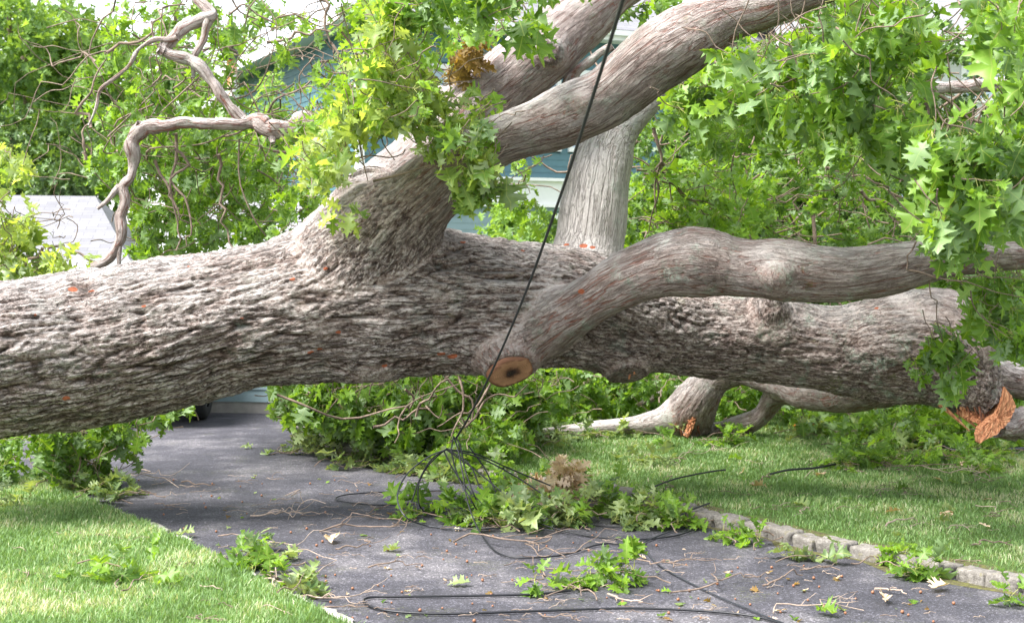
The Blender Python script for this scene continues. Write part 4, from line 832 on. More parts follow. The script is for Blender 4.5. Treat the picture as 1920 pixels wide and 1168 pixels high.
# service mast at the left side of the house
c = np.array([-1.6, 3.2]); zs = np.linspace(0, 5.75, 40)
mm = N('rusty_mast'); mm.col(mm.ramp(mm.noise(mm.mapv(mm.obj(), (3, 3, 1.6)), 1.0, 4, .6), [(.42, (.75, .74, .72)), (.52, (.75, .42, .25)), (.62, (.55, .16, .06))])); mm.rough(.6)
V, Fs = tube(np.c_[np.full(40, c[0]), np.full(40, c[1]), zs], np.full(40, .10), 14); ms_ = add('service_mast', V, Fs, mm.m, Hs, True, local=True, label='white pipe streaked with orange rust beside the eave')
V, Fs = tube(np.array([(c[0], c[1], 5.7), (c[0], c[1], 5.85), (c[0] - .1, c[1] - .05, 5.98), (c[0] - .25, c[1] - .1, 5.95)]), [.12, .13, .12, .08], 12); add('mast_cap', V, Fs, M['cable_grey'], ms_, True, local=True)

# low wing with lean-to roof behind the car
cw = G(521, 775); Wg = thing('garage', 'low teal garage with pale roof behind the trunk, its teal wall coloured pale as if lit beside the car', 'garage', tuple(cw), R(-6))
V, Fs = siding(-1.2, 0, .12, 1.72, 0); Vb, Fb = box(-1.18, -.02, .03, 3, .1, 1.7); add('wall', *cat([(V, Fs), (Vb, Fb)]), M['pale_and_lit'], Wg, False, local=True)  # teal siding, with the light on it put into a paler colour
V, Fs = box(-1.22, .02, -.005, 3, 0, .12); add('foundation', V, Fs, M['concrete'], Wg, False, local=True)
V, Fs = cat([box(-.09, .03, -.035, .0, .12, 1.72), box(-1.35, .15, -.22, -.18, 1.68, 1.8)]); add('trim', V, Fs, M['white'], Wg, False, local=True)
V = np.array([(-1.35, -.2, 1.8), (.15, -.2, 1.8), (.15, 3.1, 2.45), (-1.35, 3.1, 2.45), (-1.35, -.2, 1.73), (.15, -.2, 1.73), (.15, 3.1, 2.38), (-1.35, 3.1, 2.38)]); add('roof', V, np.array([(0, 1, 2, 3), (5, 4, 7, 6), (0, 4, 5, 1), (1, 5, 6, 2), (3, 2, 6, 7), (0, 3, 7, 4)]), M['shingle2'], Wg, False, local=True)
cb = P(600, 440, 16.5); cb[2] = 0; Sh = thing('shed', 'narrow dark teal shed wall behind the trunk beside the garage', 'shed', tuple(cb), R(4))
V, Fs = siding(-.45, .9, 0, 2.0, 0); Vb, Fb = box(-.44, .89, .03, 1.4, 0, 1.98); add('wall', *cat([(V, Fs), (Vb, Fb)]), M['teal'], Sh, False, local=True)
V = np.array([(-.55, -.12, 2.02), (1, -.12, 2.02), (1, 1.5, 2.2), (-.55, 1.5, 2.2)]); V = np.vstack([V, V - [0, 0, .06]]); add('roof', V, np.array([(0, 1, 2, 3), (5, 4, 7, 6), (0, 4, 5, 1), (1, 5, 6, 2), (3, 2, 6, 7), (0, 3, 7, 4)]), M['shingle2'], Sh, False, local=True)
# low hipped building at the left
cl = P(225, 490, 22); cl[2] = 0; Gl = thing('low_building', 'low building with grey shingled hip roof beyond the trunk at the left', 'building', tuple(cl), R(8))
V, Fs = cat([siding(-7.9, -.1, .0, 1.5, 0), box(-7.88, -.12, .03, 5.4, 0, 1.48)]); add('wall', V, Fs, M['cream'], Gl, False, local=True)
V = np.array([(-8.4, -.4, 1.62), (.2, -.4, 1.62), (.2, 5.9, 1.62), (-8.4, 5.9, 1.62), (-5.4, 2.7, 2.75), (-.75, 2.7, 2.72)]); rf = add('roof', V, [np.array([(0, 1, 5, 4), (2, 3, 4, 5)]), np.array([(1, 2, 5), (3, 0, 4)])], M['shingle'], Gl, False, local=True)
V, Fs = cat([box(-8.4, .2, -.42, -.38, 1.46, 1.62), box(.18, .22, -.38, 5.9, 1.46, 1.62), box(-8.4, .2, -.37, 0, 1.47, 1.49)]); add('fascia', V, Fs, M['white'], rf, False, local=True)
# second house at the right
cr = P(1500, 490, 26); cr[2] = 0; H2 = thing('house', 'white house with grey roof glimpsed through the leaves at the upper right', 'house', tuple(cr), R(-3))
w2 = [(2.95, 3.75, 4.55, 5.42), (.8, 1.5, 3.7, 5.0), (1.4, 3.0, 1.0, 2.2)]
V, Fs = siding(0, 7, 2.9, 5.6, 0, [(a - .09, b + .09, c_ - .09, d + .12) for a, b, c_, d in w2]); Vb, Fb = box(.02, 6.98, .035, 6, 0, 5.58); add('wall', *cat([(V, Fs), (Vb, Fb)]), M['cream'], H2, False, local=True)
V, Fs = siding(0, 7, .1, 2.88, 0, [(a - .09, b + .09, c_ - .09, d + .12) for a, b, c_, d in w2]); add('wall', V, Fs, M['greyblue'], H2, False, local=True, label='grey blue lower wall')
for a, b, c_, d in w2: window(H2, a, b, c_, d, 0)
V = np.array([(-.5, -.5, 5.6), (7.5, -.5, 5.6), (7.5, 3, 7.3), (-.5, 3, 7.3), (7.5, 6.5, 5.6), (-.5, 6.5, 5.6)]); rf = add('roof', V, np.array([(0, 1, 2, 3), (3, 2, 4, 5)]), M['shingle2'], H2, False, local=True)
V, Fs = box(-.5, 7.5, -.53, -.5, 5.42, 5.6); V2, F2 = box(-.5, 7.5, -.5, 0, 5.5, 5.53); add('fascia', *cat([(V, Fs), (V2, F2)]), M['white'], rf, False, local=True)

# ------------------------------------------------------------------ car behind the trunk
M['paint'] = simple('car_paint', (.03, .035, .045), .25, .05, 3, 0); M['tyre'] = simple('tyre_rubber', (.018, .018, .02), .85, .2, 30, .4); M['rim'] = simple('wheel_rim', (.4, .4, .42), .35, .1, 10, 0, .9); M['carglass'] = simple('car_glass', (.02, .03, .035), .06, .05, 3, 0); M['redlamp'] = simple('tail_lamp', (.35, .02, .02), .2, .1, 8, 0)
cc = G(196, 803); car = thing('parked_car', 'dark parked car hidden behind the trunk, only its rear tyre and underside showing', 'car', tuple(cc), R(3))
prof = [(-.02, .32), (-.06, .55), (-.04, .82), (.10, .93), (.55, .98), (1.15, 1.30), (1.9, 1.38), (2.6, 1.32), (3.3, .97), (4.0, .86), (4.3, .70), (4.36, .45), (4.3, .28), (.05, .26)]
def loft(prof, hw, bev=.06):
    p_ = np.array(prof); c_ = p_.mean(0); V = []; n_ = len(p_)
    for x, s_ in ((-hw, .0), (-hw + bev, 1), (hw - bev, 1), (hw, .0)):
        for a, b in p_:
            q = 1 - .16 * sstep(.9, 1.4, b) if True else 1; V.append((x * q, c_[0] + (a - c_[0]) * (1 if s_ else .985), c_[1] + (b - c_[1]) * (1 if s_ else .95)))
    Q = [(k_ * n_ + j, k_ * n_ + (j + 1) % n_, (k_ + 1) * n_ + (j + 1) % n_, (k_ + 1) * n_ + j) for k_ in range(3) for j in range(n_)]
    tri = [tuple(t) for t in geometry.tessellate_polygon([[Vector((a, b, 0)) for a, b in prof]])]; T = tri + [tuple(i + 3 * n_ for i in t) for t in tri]
    return np.array(V), [np.array(Q), np.array(T)]
V, Fs = loft(prof, .86); add('body', V, Fs, M['paint'], car, True, local=True)
V = np.array([(-.62, .53, 1.01), (.62, .53, 1.01), (.56, 1.08, 1.29), (-.56, 1.08, 1.29)]) + np.array([0, -.02, .01]); V = np.vstack([V, V + [0, .03, -.04]]); add('rear_window', V, np.array([(0, 1, 2, 3), (0, 4, 5, 1), (2, 6, 7, 3), (1, 5, 6, 2), (3, 7, 4, 0)]), M['carglass'], car, False, local=True)
for sx in (-1, 1):
    V, Fs = box(*(sorted((sx * .60, sx * .84))), -.075, -.02, .62, .76); add('tail_light', V, Fs, M['redlamp'], car, False, local=True)
    for y_ in (.72, 3.45):
        th_ = np.arange(32) * 2 * math.pi / 32; pr_ = [(-.11, .20), (-.115, .29), (-.09, .32), (-.04, .33), (.04, .33), (.09, .32), (.115, .29), (.11, .20)]; V = np.array([(sx * .76 + a, y_ + math.cos(t) * b, .33 + math.sin(t) * b) for a, b in pr_ for t in th_]); Q = [(k_ * 32 + j, k_ * 32 + (j + 1) % 32, (k_ + 1) * 32 + (j + 1) % 32, (k_ + 1) * 32 + j) for k_ in range(7) for j in range(32)]
        wh = add('wheel', V, np.array(Q), M['tyre'], car, True, local=True); V, Fs = tube(np.array([(sx * .76 - .09, y_, .33), (sx * .76 + .09, y_, .33)]), [.205, .205], 24); add('rim', V, Fs, M['rim'], wh, False, local=True)
V, Fs = box(-.80, .80, -.11, -.04, .36, .54); add('bumper', V, Fs, M['paint'], car, False, local=True)

# ------------------------------------------------------------------ trees and shrubs beyond
def crown(f, c, rad, n_cl, leafsize, leaves, tint, hollow=.35):
    r = f.r; blobs = [(c + r.normal(size=3) * rad * .45, rad * r.uniform(.28, .5)) for _ in range(14)]
    for k_ in range(n_cl):
        b, br = blobs[r.randint(len(blobs))]; d = r.normal(size=3); d /= np.linalg.norm(d); p = b + d * br * r.uniform(.5, 1.05); ax = d * .8 + np.array([0, 0, -.3])
        if p[2] < .1: continue
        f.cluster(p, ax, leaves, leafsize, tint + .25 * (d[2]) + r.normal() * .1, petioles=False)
def tree(name, base, h, rad, label, mat, seed, n_cl=1100, ls=.16, leaves=8, tint=.5, trunk_r=.16, czf=.62, group=None, tmpl=LEAF_S, cat_='tree'):
    f = fol(seed); r = f.r; base = np.array(base, float); t = thing(name, label, cat_, tuple(base), group=group); top = base + np.array([r.normal() * .3, r.normal() * .3, h * .8]); C = wander(r, base, top, 7, .03); L = [tube(C, np.linspace(trunk_r, trunk_r * .25, len(C)), 10)]
    for k_ in range(9):
        s_ = C[int(len(C) * r.uniform(.25, .8))]; d = r.normal(size=3); d[2] = abs(d[2]) * .8; d /= np.linalg.norm(d); L.append(tube(wander(r, s_, s_ + d * rad.mean() * r.uniform(.7, 1.1), 7, .06), np.linspace(trunk_r * .35, trunk_r * .08, len(wander(np.random.RandomState(1), s_, s_ + d, 7, .0)))[:0] if False else .03, 6) if False else tube(*(lambda q: (q, np.linspace(trunk_r * .35, trunk_r * .08, len(q))))(wander(r, s_, s_ + d * rad.mean() * r.uniform(.7, 1.1), 7, .06)), 6))
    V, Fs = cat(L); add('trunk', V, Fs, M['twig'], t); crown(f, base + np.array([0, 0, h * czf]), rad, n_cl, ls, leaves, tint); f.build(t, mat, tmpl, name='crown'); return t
def gp(x, D, z=0): q = P(x, 490, D); return (q[0], q[1], z)
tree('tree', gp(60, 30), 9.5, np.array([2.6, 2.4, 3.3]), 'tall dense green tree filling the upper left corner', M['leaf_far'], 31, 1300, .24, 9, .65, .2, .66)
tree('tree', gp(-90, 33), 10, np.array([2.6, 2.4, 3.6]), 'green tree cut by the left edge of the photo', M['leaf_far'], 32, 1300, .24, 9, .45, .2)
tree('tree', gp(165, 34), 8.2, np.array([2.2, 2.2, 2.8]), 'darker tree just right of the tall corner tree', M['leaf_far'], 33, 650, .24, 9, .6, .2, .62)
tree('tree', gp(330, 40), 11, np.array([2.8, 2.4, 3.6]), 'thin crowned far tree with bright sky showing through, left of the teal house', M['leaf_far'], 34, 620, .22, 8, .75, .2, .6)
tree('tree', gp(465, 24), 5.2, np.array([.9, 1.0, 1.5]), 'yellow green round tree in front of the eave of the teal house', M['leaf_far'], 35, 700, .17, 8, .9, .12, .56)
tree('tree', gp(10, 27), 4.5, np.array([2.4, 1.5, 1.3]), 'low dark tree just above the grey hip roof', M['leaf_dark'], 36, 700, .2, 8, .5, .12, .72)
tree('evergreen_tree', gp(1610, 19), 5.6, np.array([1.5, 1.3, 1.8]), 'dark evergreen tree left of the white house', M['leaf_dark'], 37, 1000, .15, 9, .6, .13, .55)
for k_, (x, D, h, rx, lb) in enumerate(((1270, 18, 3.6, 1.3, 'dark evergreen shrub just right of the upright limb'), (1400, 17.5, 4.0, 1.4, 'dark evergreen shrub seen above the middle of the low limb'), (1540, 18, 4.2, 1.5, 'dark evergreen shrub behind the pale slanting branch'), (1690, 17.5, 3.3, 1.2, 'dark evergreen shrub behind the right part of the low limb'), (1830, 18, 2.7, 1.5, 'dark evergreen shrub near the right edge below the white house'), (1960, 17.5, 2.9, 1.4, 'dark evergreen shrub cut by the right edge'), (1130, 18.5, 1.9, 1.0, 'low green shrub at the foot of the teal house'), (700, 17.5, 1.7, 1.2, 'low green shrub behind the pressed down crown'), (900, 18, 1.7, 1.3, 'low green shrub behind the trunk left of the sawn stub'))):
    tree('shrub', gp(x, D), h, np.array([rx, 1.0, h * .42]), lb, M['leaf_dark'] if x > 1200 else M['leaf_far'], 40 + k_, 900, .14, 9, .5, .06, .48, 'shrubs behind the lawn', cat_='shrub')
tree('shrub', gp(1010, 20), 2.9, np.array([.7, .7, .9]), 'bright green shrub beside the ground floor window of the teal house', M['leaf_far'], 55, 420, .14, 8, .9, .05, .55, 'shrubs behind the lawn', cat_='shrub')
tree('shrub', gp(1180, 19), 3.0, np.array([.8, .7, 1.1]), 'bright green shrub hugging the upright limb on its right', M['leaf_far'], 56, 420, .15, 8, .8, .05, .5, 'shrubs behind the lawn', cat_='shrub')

# ------------------------------------------------------------------ cables
def cable(name, pts, r, label, mat=None, parent=None, cat_='cable', sag=0, group=None):
    w = []
    for q in pts: w.append(G(q[0], q[1], .012) if len(q) == 2 else (P(*q[:3])))
    C = spline(w, .025); C[:, 2] = np.maximum(C[:, 2], .008 + (.085 if name.startswith('lawn') else 0)); rr = np.full(len(C), r)
    o = add(name, *tube(C, rr, 8), mat or M['cable'], parent)
    if parent is None: recentre(o); setp(o, label, cat_, group)
    return o
cable('hanging_cable', [(1200, -110, 3.5), (1165, 10, 4.0), (1112, 180, 4.7), (1050, 370, 5.6), (985, 550, 6.6), (925, 690, 7.6), (880, 780, 8.5), (855, 822, 8.8)], .0062, 'black cable slanting down across the trunk from the top edge to the wire tangle')
tg = thing('cable_tangle', 'tangled black cable loops springing up from the driveway below the trunk', 'cable tangle', tuple(G(870, 985)))
pk = (850, 818, 8.8)
for pts in ([pk, (847, 850, 8.75), (862, 900, 8.7), (885, 940, 8.6), (906, 976)], [pk, (862, 832, 8.75), (872, 880, 8.7), (890, 930, 8.6), (912, 975)], [pk, (858, 840, 8.7), (868, 890, 8.6), (878, 945, 8.4), (905, 1005, 8.1), (950, 1042), (1050, 1041), (1120, 1021), (1160, 1020), (1178, 1036), (1160, 1060)],
            [(838, 842, 8.8), (800, 858, 8.8), (762, 890, 8.8), (745, 930, 8.6), (760, 968, 8.4), (800, 985), (860, 992), (960, 990), (1060, 995)], [(838, 842, 8.8), (810, 860, 8.85), (788, 895, 8.85), (772, 940, 8.75)], [(838, 840, 8.8), (805, 870, 8.9), (786, 905, 8.9), (786, 945, 8.8), (806, 962), (850, 955), (930, 935)],
            [(780, 944), (700, 946), (645, 940), (630, 934), (650, 927), (720, 922), (850, 919)], [(805, 945), (880, 940), (960, 925)], [(838, 842, 8.8), (890, 850, 8.9), (960, 880, 9.0), (1032, 910, 9.0)], [(838, 842, 8.8), (900, 858, 8.8), (970, 895, 8.8), (1030, 935, 8.7)], [(836, 842, 8.75), (890, 880, 8.7), (950, 930, 8.6), (1000, 975, 8.5), (1080, 1000), (1180, 1011), (1260, 1005), (1310, 990)],
            [(832, 845, 8.8), (850, 880, 8.75), (880, 920, 8.7), (920, 960, 8.6)], [(878, 835, 8.9), (910, 880, 8.9), (935, 930, 8.8), (975, 962)], [(840, 842, 8.8), (880, 870, 8.7), (900, 915, 8.65)], [(1000, 960), (1060, 978), (1120, 985), (1200, 990)]):
    cable('cable_strand', pts, .0046, None, M['cable'] if rs.rand() < .85 else M['cable_grey'], tg)
cable('ground_cable', [(1520, 1200), (1470, 1170), (1380, 1150), (1200, 1140), (1000, 1145), (850, 1150), (740, 1146), (688, 1133), (690, 1120), (760, 1118), (900, 1116), (1010, 1113), (1070, 1106)], .0058, 'long black cable looping flat across the driveway in the foreground')
cable('ground_cable', [(1290, 985), (1225, 1008), (1208, 1022), (1235, 1058), (1320, 1105), (1400, 1140), (1500, 1180)], .0045, 'thin grey cable curving from the leaf pile to the bottom edge', M['cable_grey'])
cable('lawn_cable', [(1444, 910, 10.1), (1480, 903, 10.3), (1530, 893, 10.4), (1566, 886, 10.6)], .008, 'short black cable end lying on the right lawn')
cable('lawn_cable', [(1222, 935, 9.5), (1270, 912, 9.9), (1330, 900, 10.2), (1360, 897, 10.3)], .006, 'thin cable running from the kerb onto the lawn by the leaf pile')
cable('kerb_cable', [(1262, 974, 8.6), (1290, 958, 8.7), (1330, 943, 8.9)], .006, 'short cable piece laid over the kerb right of the leaf pile')
cable('lawn_cable', [(1735, 805, 11.8), (1780, 842, 11.4), (1840, 860, 11.4), (1880, 858, 11.4), (1960, 838, 11.6)], .012, 'twisted grey and black cable dipping over the lawn at the right edge', M['cable_grey'])

# ------------------------------------------------------------------ fallen leaves, sprigs and twigs
def gz(x, y, lawn): 
    return G(x, y, .060 if lawn == 'R' else .04 if lawn == 'L' else .01)
def pile(name, cat_, label, spots, seed, mats, size=.17, tmpl=LEAF, lawn='', tint=.5, nl=6, flat=1.0, hgt=.07, twl=.3, group=None, tw=True):
    """spots: (px, py, radius m, clusters); clusters of leaves heaped on the ground"""
    f = fol(seed); r = f.r; base = gz(spots[0][0], spots[0][1], lawn); t = thing(name, label, cat_, tuple(base), group=group)
    for x, y, rad, n_ in spots:
        g0 = gz(x, y, lawn)
        for k_ in range(n_):
            q = g0 + np.array([r.normal() * rad * .55, r.normal() * rad * .45, r.uniform(.01, hgt)]); ax = r.normal(size=3); ax[2] = abs(ax[2]) * .10; f.cluster(q, ax, r.randint(max(2, nl - 2), nl + 2), size, tint + r.normal() * .2, droop=.18 if flat else .05)
            if tw and r.rand() < .6:
                ax /= np.linalg.norm(ax); e_ = q - ax * twl; e_[2] = max(e_[2], base[2] + .01); f.twig(wander(r, e_, q, 6, .05), .004, .002)
    # keep leaves above the ground
    zf = base[2]
    for i in range(len(f.p)):
        if f.p[i][2] < zf + .012: f.p[i][2] = zf + .012 + r.uniform(0, .02)
        if f.d[i][2] * f.s[i] + f.p[i][2] < zf + .008: f.d[i][2] = (zf + .008 - f.p[i][2]) / f.s[i]; f.d[i] = f.d[i] / np.linalg.norm(f.d[i])
        nn = f.n[i] * .8 + np.array([0, 0, flat * 1.6]); nn -= f.d[i] * nn.dot(f.d[i]); f.n[i] = nn / np.linalg.norm(nn)
    f.build(t, mats, tmpl, name='leaves'); return t
B_ = 'leafy oak branches torn down on the driveway'
pile('leafy_branch', 'oak branch', 'leafy oak branch lying under the cable tangle in the middle of the driveway', [(790, 965, .15, 4), (880, 975, .2, 7), (950, 985, .2, 8), (930, 945, .15, 5)], 61, M['leaf'], .18, group=B_, tint=.45)
pile('leafy_branch', 'oak branch', 'green leaf pile right of the dead brown leaves, against the kerb', [(1150, 960, .28, 12), (1215, 975, .2, 10), (1110, 980, .2, 5), (1265, 988, .09, 5)], 62, M['leaf'], .14, group=B_, tint=.6, hgt=.09)
pile('leafy_branch', 'oak branch', 'leafy branch behind the cable tangle near the lawn edge', [(960, 905, .3, 10), (1000, 925, .25, 6), (870, 890, .3, 9), (1140, 925, .2, 5)], 63, M['leaf'], .16, group=B_, tint=.6, hgt=.08)
pile('leaf_litter', 'leaf litter', 'pale wilted leaf litter along the far kerb below the crown', [(620, 850, .35, 12), (700, 868, .35, 14), (790, 880, .35, 14), (870, 895, .3, 10), (580, 835, .2, 5)], 64, M['leaf_pale'], .16, tint=.4, hgt=.05)
pile('leaf_litter', 'leaf litter', 'pale upturned leaves in front of the green pile in mid driveway', [(960, 990, .15, 4), (1050, 985, .2, 5), (1130, 980, .2, 6), (1220, 985, .15, 6), (1010, 940, .2, 5), (900, 975, .2, 4)], 65, M['leaf_pale'], .14, tint=.6, hgt=.12)
pile('oak_sprig', 'oak sprig', 'green oak sprig alone on the asphalt in the foreground, right of centre', [(1130, 1095, .10, 5), (1090, 1100, .08, 3), (1180, 1085, .06, 2), (1020, 1112, .05, 1)], 66, M['leaf'], .13, tint=.45, hgt=.08)
pile('oak_sprig', 'oak sprig', 'oak sprig with twigs at the left lawn edge in the foreground', [(455, 1065, .08, 3), (490, 1050, .07, 2), (510, 1085, .06, 2)], 67, M['leaf'], .16, tint=.25, hgt=.10)
pile('oak_sprig', 'oak sprig', 'pale oak leaves behind the dark sprig at the left lawn edge', [(495, 1035, .07, 2), (515, 1050, .06, 1), (580, 1110, .06, 2)], 68, M['leaf_pale'], .15, tint=.5, hgt=.10)
pile('oak_sprig', 'oak sprig', 'green oak sprig lying on the left lawn', [(270, 1088, .08, 2), (190, 1085, .05, 1), (240, 1080, .05, 1)], 69, M['leaf'], .17, lawn='L', tint=.75, hgt=.08)
pile('oak_sprig', 'oak sprig', 'small dark leaf tuft standing in the left lawn', [(107, 1082, .03, 1)], 70, M['leaf'], .10, lawn='L', tint=.3, nl=4)
pile('oak_sprig', 'oak sprig', 'pale wilted leaves on the grass at the left edge', [(20, 948, .07, 2), (50, 940, .05, 1)], 71, M['leaf_pale'], .13, lawn='L', tint=.7)
pile('oak_sprig', 'oak sprig', 'blue green oak leaves flat on the asphalt beside the kerb', [(1490, 1045, .06, 2), (1560, 1052, .06, 2)], 72, M['leaf_pale'], .15, tint=.1, nl=4, hgt=.03)
pile('oak_sprig', 'oak sprig', 'leaf tuft on the mossy gutter right of the big pile', [(1350, 1012, .08, 3), (1400, 1020, .05, 2)], 73, M['leaf'], .12, tint=.5, hgt=.05)
pile('oak_sprig', 'oak sprig', 'leafy twig bundle against the kerb at the lower right', [(1680, 1055, .07, 4), (1700, 1080, .07, 3), (1745, 1085, .04, 1)], 74, M['leaf'], .12, tint=.5, hgt=.08)
pile('oak_sprig', 'oak sprig', 'green leaves in the bottom right corner by the kerb', [(1905, 1135, .05, 2)], 75, M['leaf'], .13, tint=.4, nl=4)
pile('oak_sprig', 'oak sprig', 'pale leaf clump on the lawn in front of the pale bare limb', [(1215, 868, .16, 4), (1190, 862, .1, 2)], 76, M['leaf_pale'], .15, lawn='R', tint=.6)
pile('oak_sprig', 'oak sprig', 'leaf heap at the foot of the snapped limb on the lawn', [(1360, 835, .12, 4), (1250, 833, .1, 2), (1400, 830, .12, 3)], 77, M['leaf'], .14, lawn='R', tint=.5)
pile('leafy_branch', 'oak branch', 'leafy branch lying across the middle of the right lawn', [(1580, 878, .15, 5), (1640, 872, .15, 6), (1700, 868, .15, 5), (1560, 870, .1, 2)], 78, M['leaf'], .15, lawn='R', tint=.55, group='leafy oak branches on the lawn')
pile('leafy_branch', 'oak branch', 'leafy branches heaped under the torn orange wood', [(1720, 842, .3, 14), (1800, 850, .3, 12), (1860, 885, .2, 6), (1760, 865, .2, 6), (1900, 838, .3, 8)], 79, M['leaf'], .14, lawn='R', tint=.6, hgt=.1, group='leafy oak branches on the lawn')
pile('leaf_litter', 'leaf litter', 'pale leaves mixed through the heap under the torn orange wood', [(1740, 848, .3, 5), (1830, 860, .3, 5), (1650, 830, .3, 5)], 80, M['leaf_pale'], .14, lawn='R', tint=.5)
pile('leaf_litter', 'leaf litter', 'leaf litter under the pale bare limb along the back of the lawn', [(1080, 822, .3, 6), (1160, 818, .3, 6), (1000, 830, .3, 8), (1480, 815, .3, 6), (1560, 818, .3, 6), (1660, 818, .3, 6)], 81, M['leaf_pale'], .14, lawn='R', tint=.35)
pile('leaf_litter', 'leaf litter', 'leaf litter on the asphalt below the hanging clump at the left', [(150, 925, .15, 5), (200, 940, .12, 4), (230, 930, .1, 2), (120, 915, .15, 3)], 82, M['leaf_pale'], .13, tint=.25)
pile('dead_leaf_bunch', 'dead leaves', 'bunch of curled tan dead leaves standing beside the cable tangle', [(1065, 948, .08, 20), (1072, 935, .06, 12)], 83, M['leaf_dead'], .11, tint=.6, nl=7, flat=0, hgt=.20, tw=False)
pile('dead_leaf_bunch', 'dead leaves', 'small scatter of tan dead leaves left of the curled bunch', [(985, 930, .05, 3), (1010, 915, .05, 2)], 84, M['leaf_dead'], .09, tint=.5, nl=5, flat=.2, hgt=.12, tw=False)
pile('dead_leaf_bunch', 'dead leaves', 'bright orange dead leaf bunch at the back of the lawn', [(1510, 812, .07, 5)], 85, M['leaf_orange'], .13, lawn='R', tint=.5, nl=5, flat=.2, hgt=.12, tw=False)
pile('dead_leaf_bunch', 'dead leaves', 'dull brown leaf bunch under the twisted hanging limb', [(1625, 805, .06, 5)], 86, M['leaf_rust'], .13, lawn='R', tint=.3, nl=5, flat=.2, hgt=.5, tw=False)
# single leaves
SING = [(330, 1003, 'D', 'pale_', 'single pale leaf on the asphalt near the left lawn edge'), (1745, 1108, 'D', 'dead', 'pale torn leaf on the asphalt at the lower right'), (1660, 1133, 'D', 'dead', 'tan dry leaf in the lower right foreground'), (1530, 1145, 'D', 'leaf', 'folded green leaf near the bottom right twigs'), (1487, 945, 'R', 'pale_', 'silvery upturned leaf on the right lawn'), (1405, 912, 'R', 'dead', 'cream leaf on the right lawn near the black cable end'), (752, 1033, 'D', 'pale_', 'thin pale leaf left of the ground cable loop'), (884, 1095, 'D', 'pale_', 'silvery leaf above the foreground cable'), (1640, 1057, 'D', 'leaf', 'bright green leaf blade beside the kerb bundle'), (1750, 898, 'R', 'dead', 'rusty leaf on the right lawn below the leaf heap'), (450, 840, 'D', 'pale_', 'pale leaf far up the driveway'), (620, 1010, 'D', 'dead', 'dry leaf on the asphalt left of the tangle')]
for k_, (x, y, ln_, mt, lb) in enumerate(SING):
    f = fol(200 + k_); g0 = gz(x, y, ln_ if ln_ != 'D' else ''); a = f.r.uniform(0, 6.28); f.leaf(np.zeros(3) + [0, 0, .012], np.array([math.cos(a), math.sin(a), .06]), np.array([.2 * f.r.normal(), .2 * f.r.normal(), 1.]), .13, .6); f.n[0] /= np.linalg.norm(f.n[0])
    o = f.build(None, M[{'pale_': 'leaf_pale', 'dead': 'leaf_dead', 'leaf': 'leaf'}[mt]], LEAF, name='fallen_leaf'); o.location = g0; setp(o, lb, 'leaf', 'single leaves on the ground')

def twig_obj(name, x0, y0, x1, y1, lawn, label, seed, r0=.0045, forks=3, amp=.07, mat=None, group=None, lift=0):
    r = np.random.RandomState(seed); a = gz(x0, y0, lawn); b = gz(x1, y1, lawn); zf = a[2] - (.01 if lawn else 0); C = wander(r, a, b, 9, amp, 0); C[:, 2] = zf + r0 + np.abs(C[:, 2] - a[2]) * .5 + lift * np.sin(np.linspace(0, 3.1, len(C))); L = [tube(C, np.linspace(r0, r0 * .45, len(C)), 6)]; ll_ = np.linalg.norm(b - a)
    for k_ in range(forks):
        i = r.randint(len(C) // 5, len(C) - 1); d = (b - a) / ll_; an = r.choice([-1, 1]) * r.uniform(.4, 1.0); dd = np.array([d[0] * math.cos(an) - d[1] * math.sin(an), d[0] * math.sin(an) + d[1] * math.cos(an), r.uniform(0, .35)]); q = wander(r, C[i], C[i] + dd * ll_ * r.uniform(.2, .5), 6, .08); q[:, 2] = np.maximum(q[:, 2], zf + .003); L.append(tube(q, np.linspace(r0 * .6, r0 * .25, len(q)), 5))
    o = recentre(add(name, *cat(L), mat or (M['twig'] if r.rand() < .5 else M['twig_pale']))); return setp(o, label, 'twig', group or 'bare twigs on the ground')
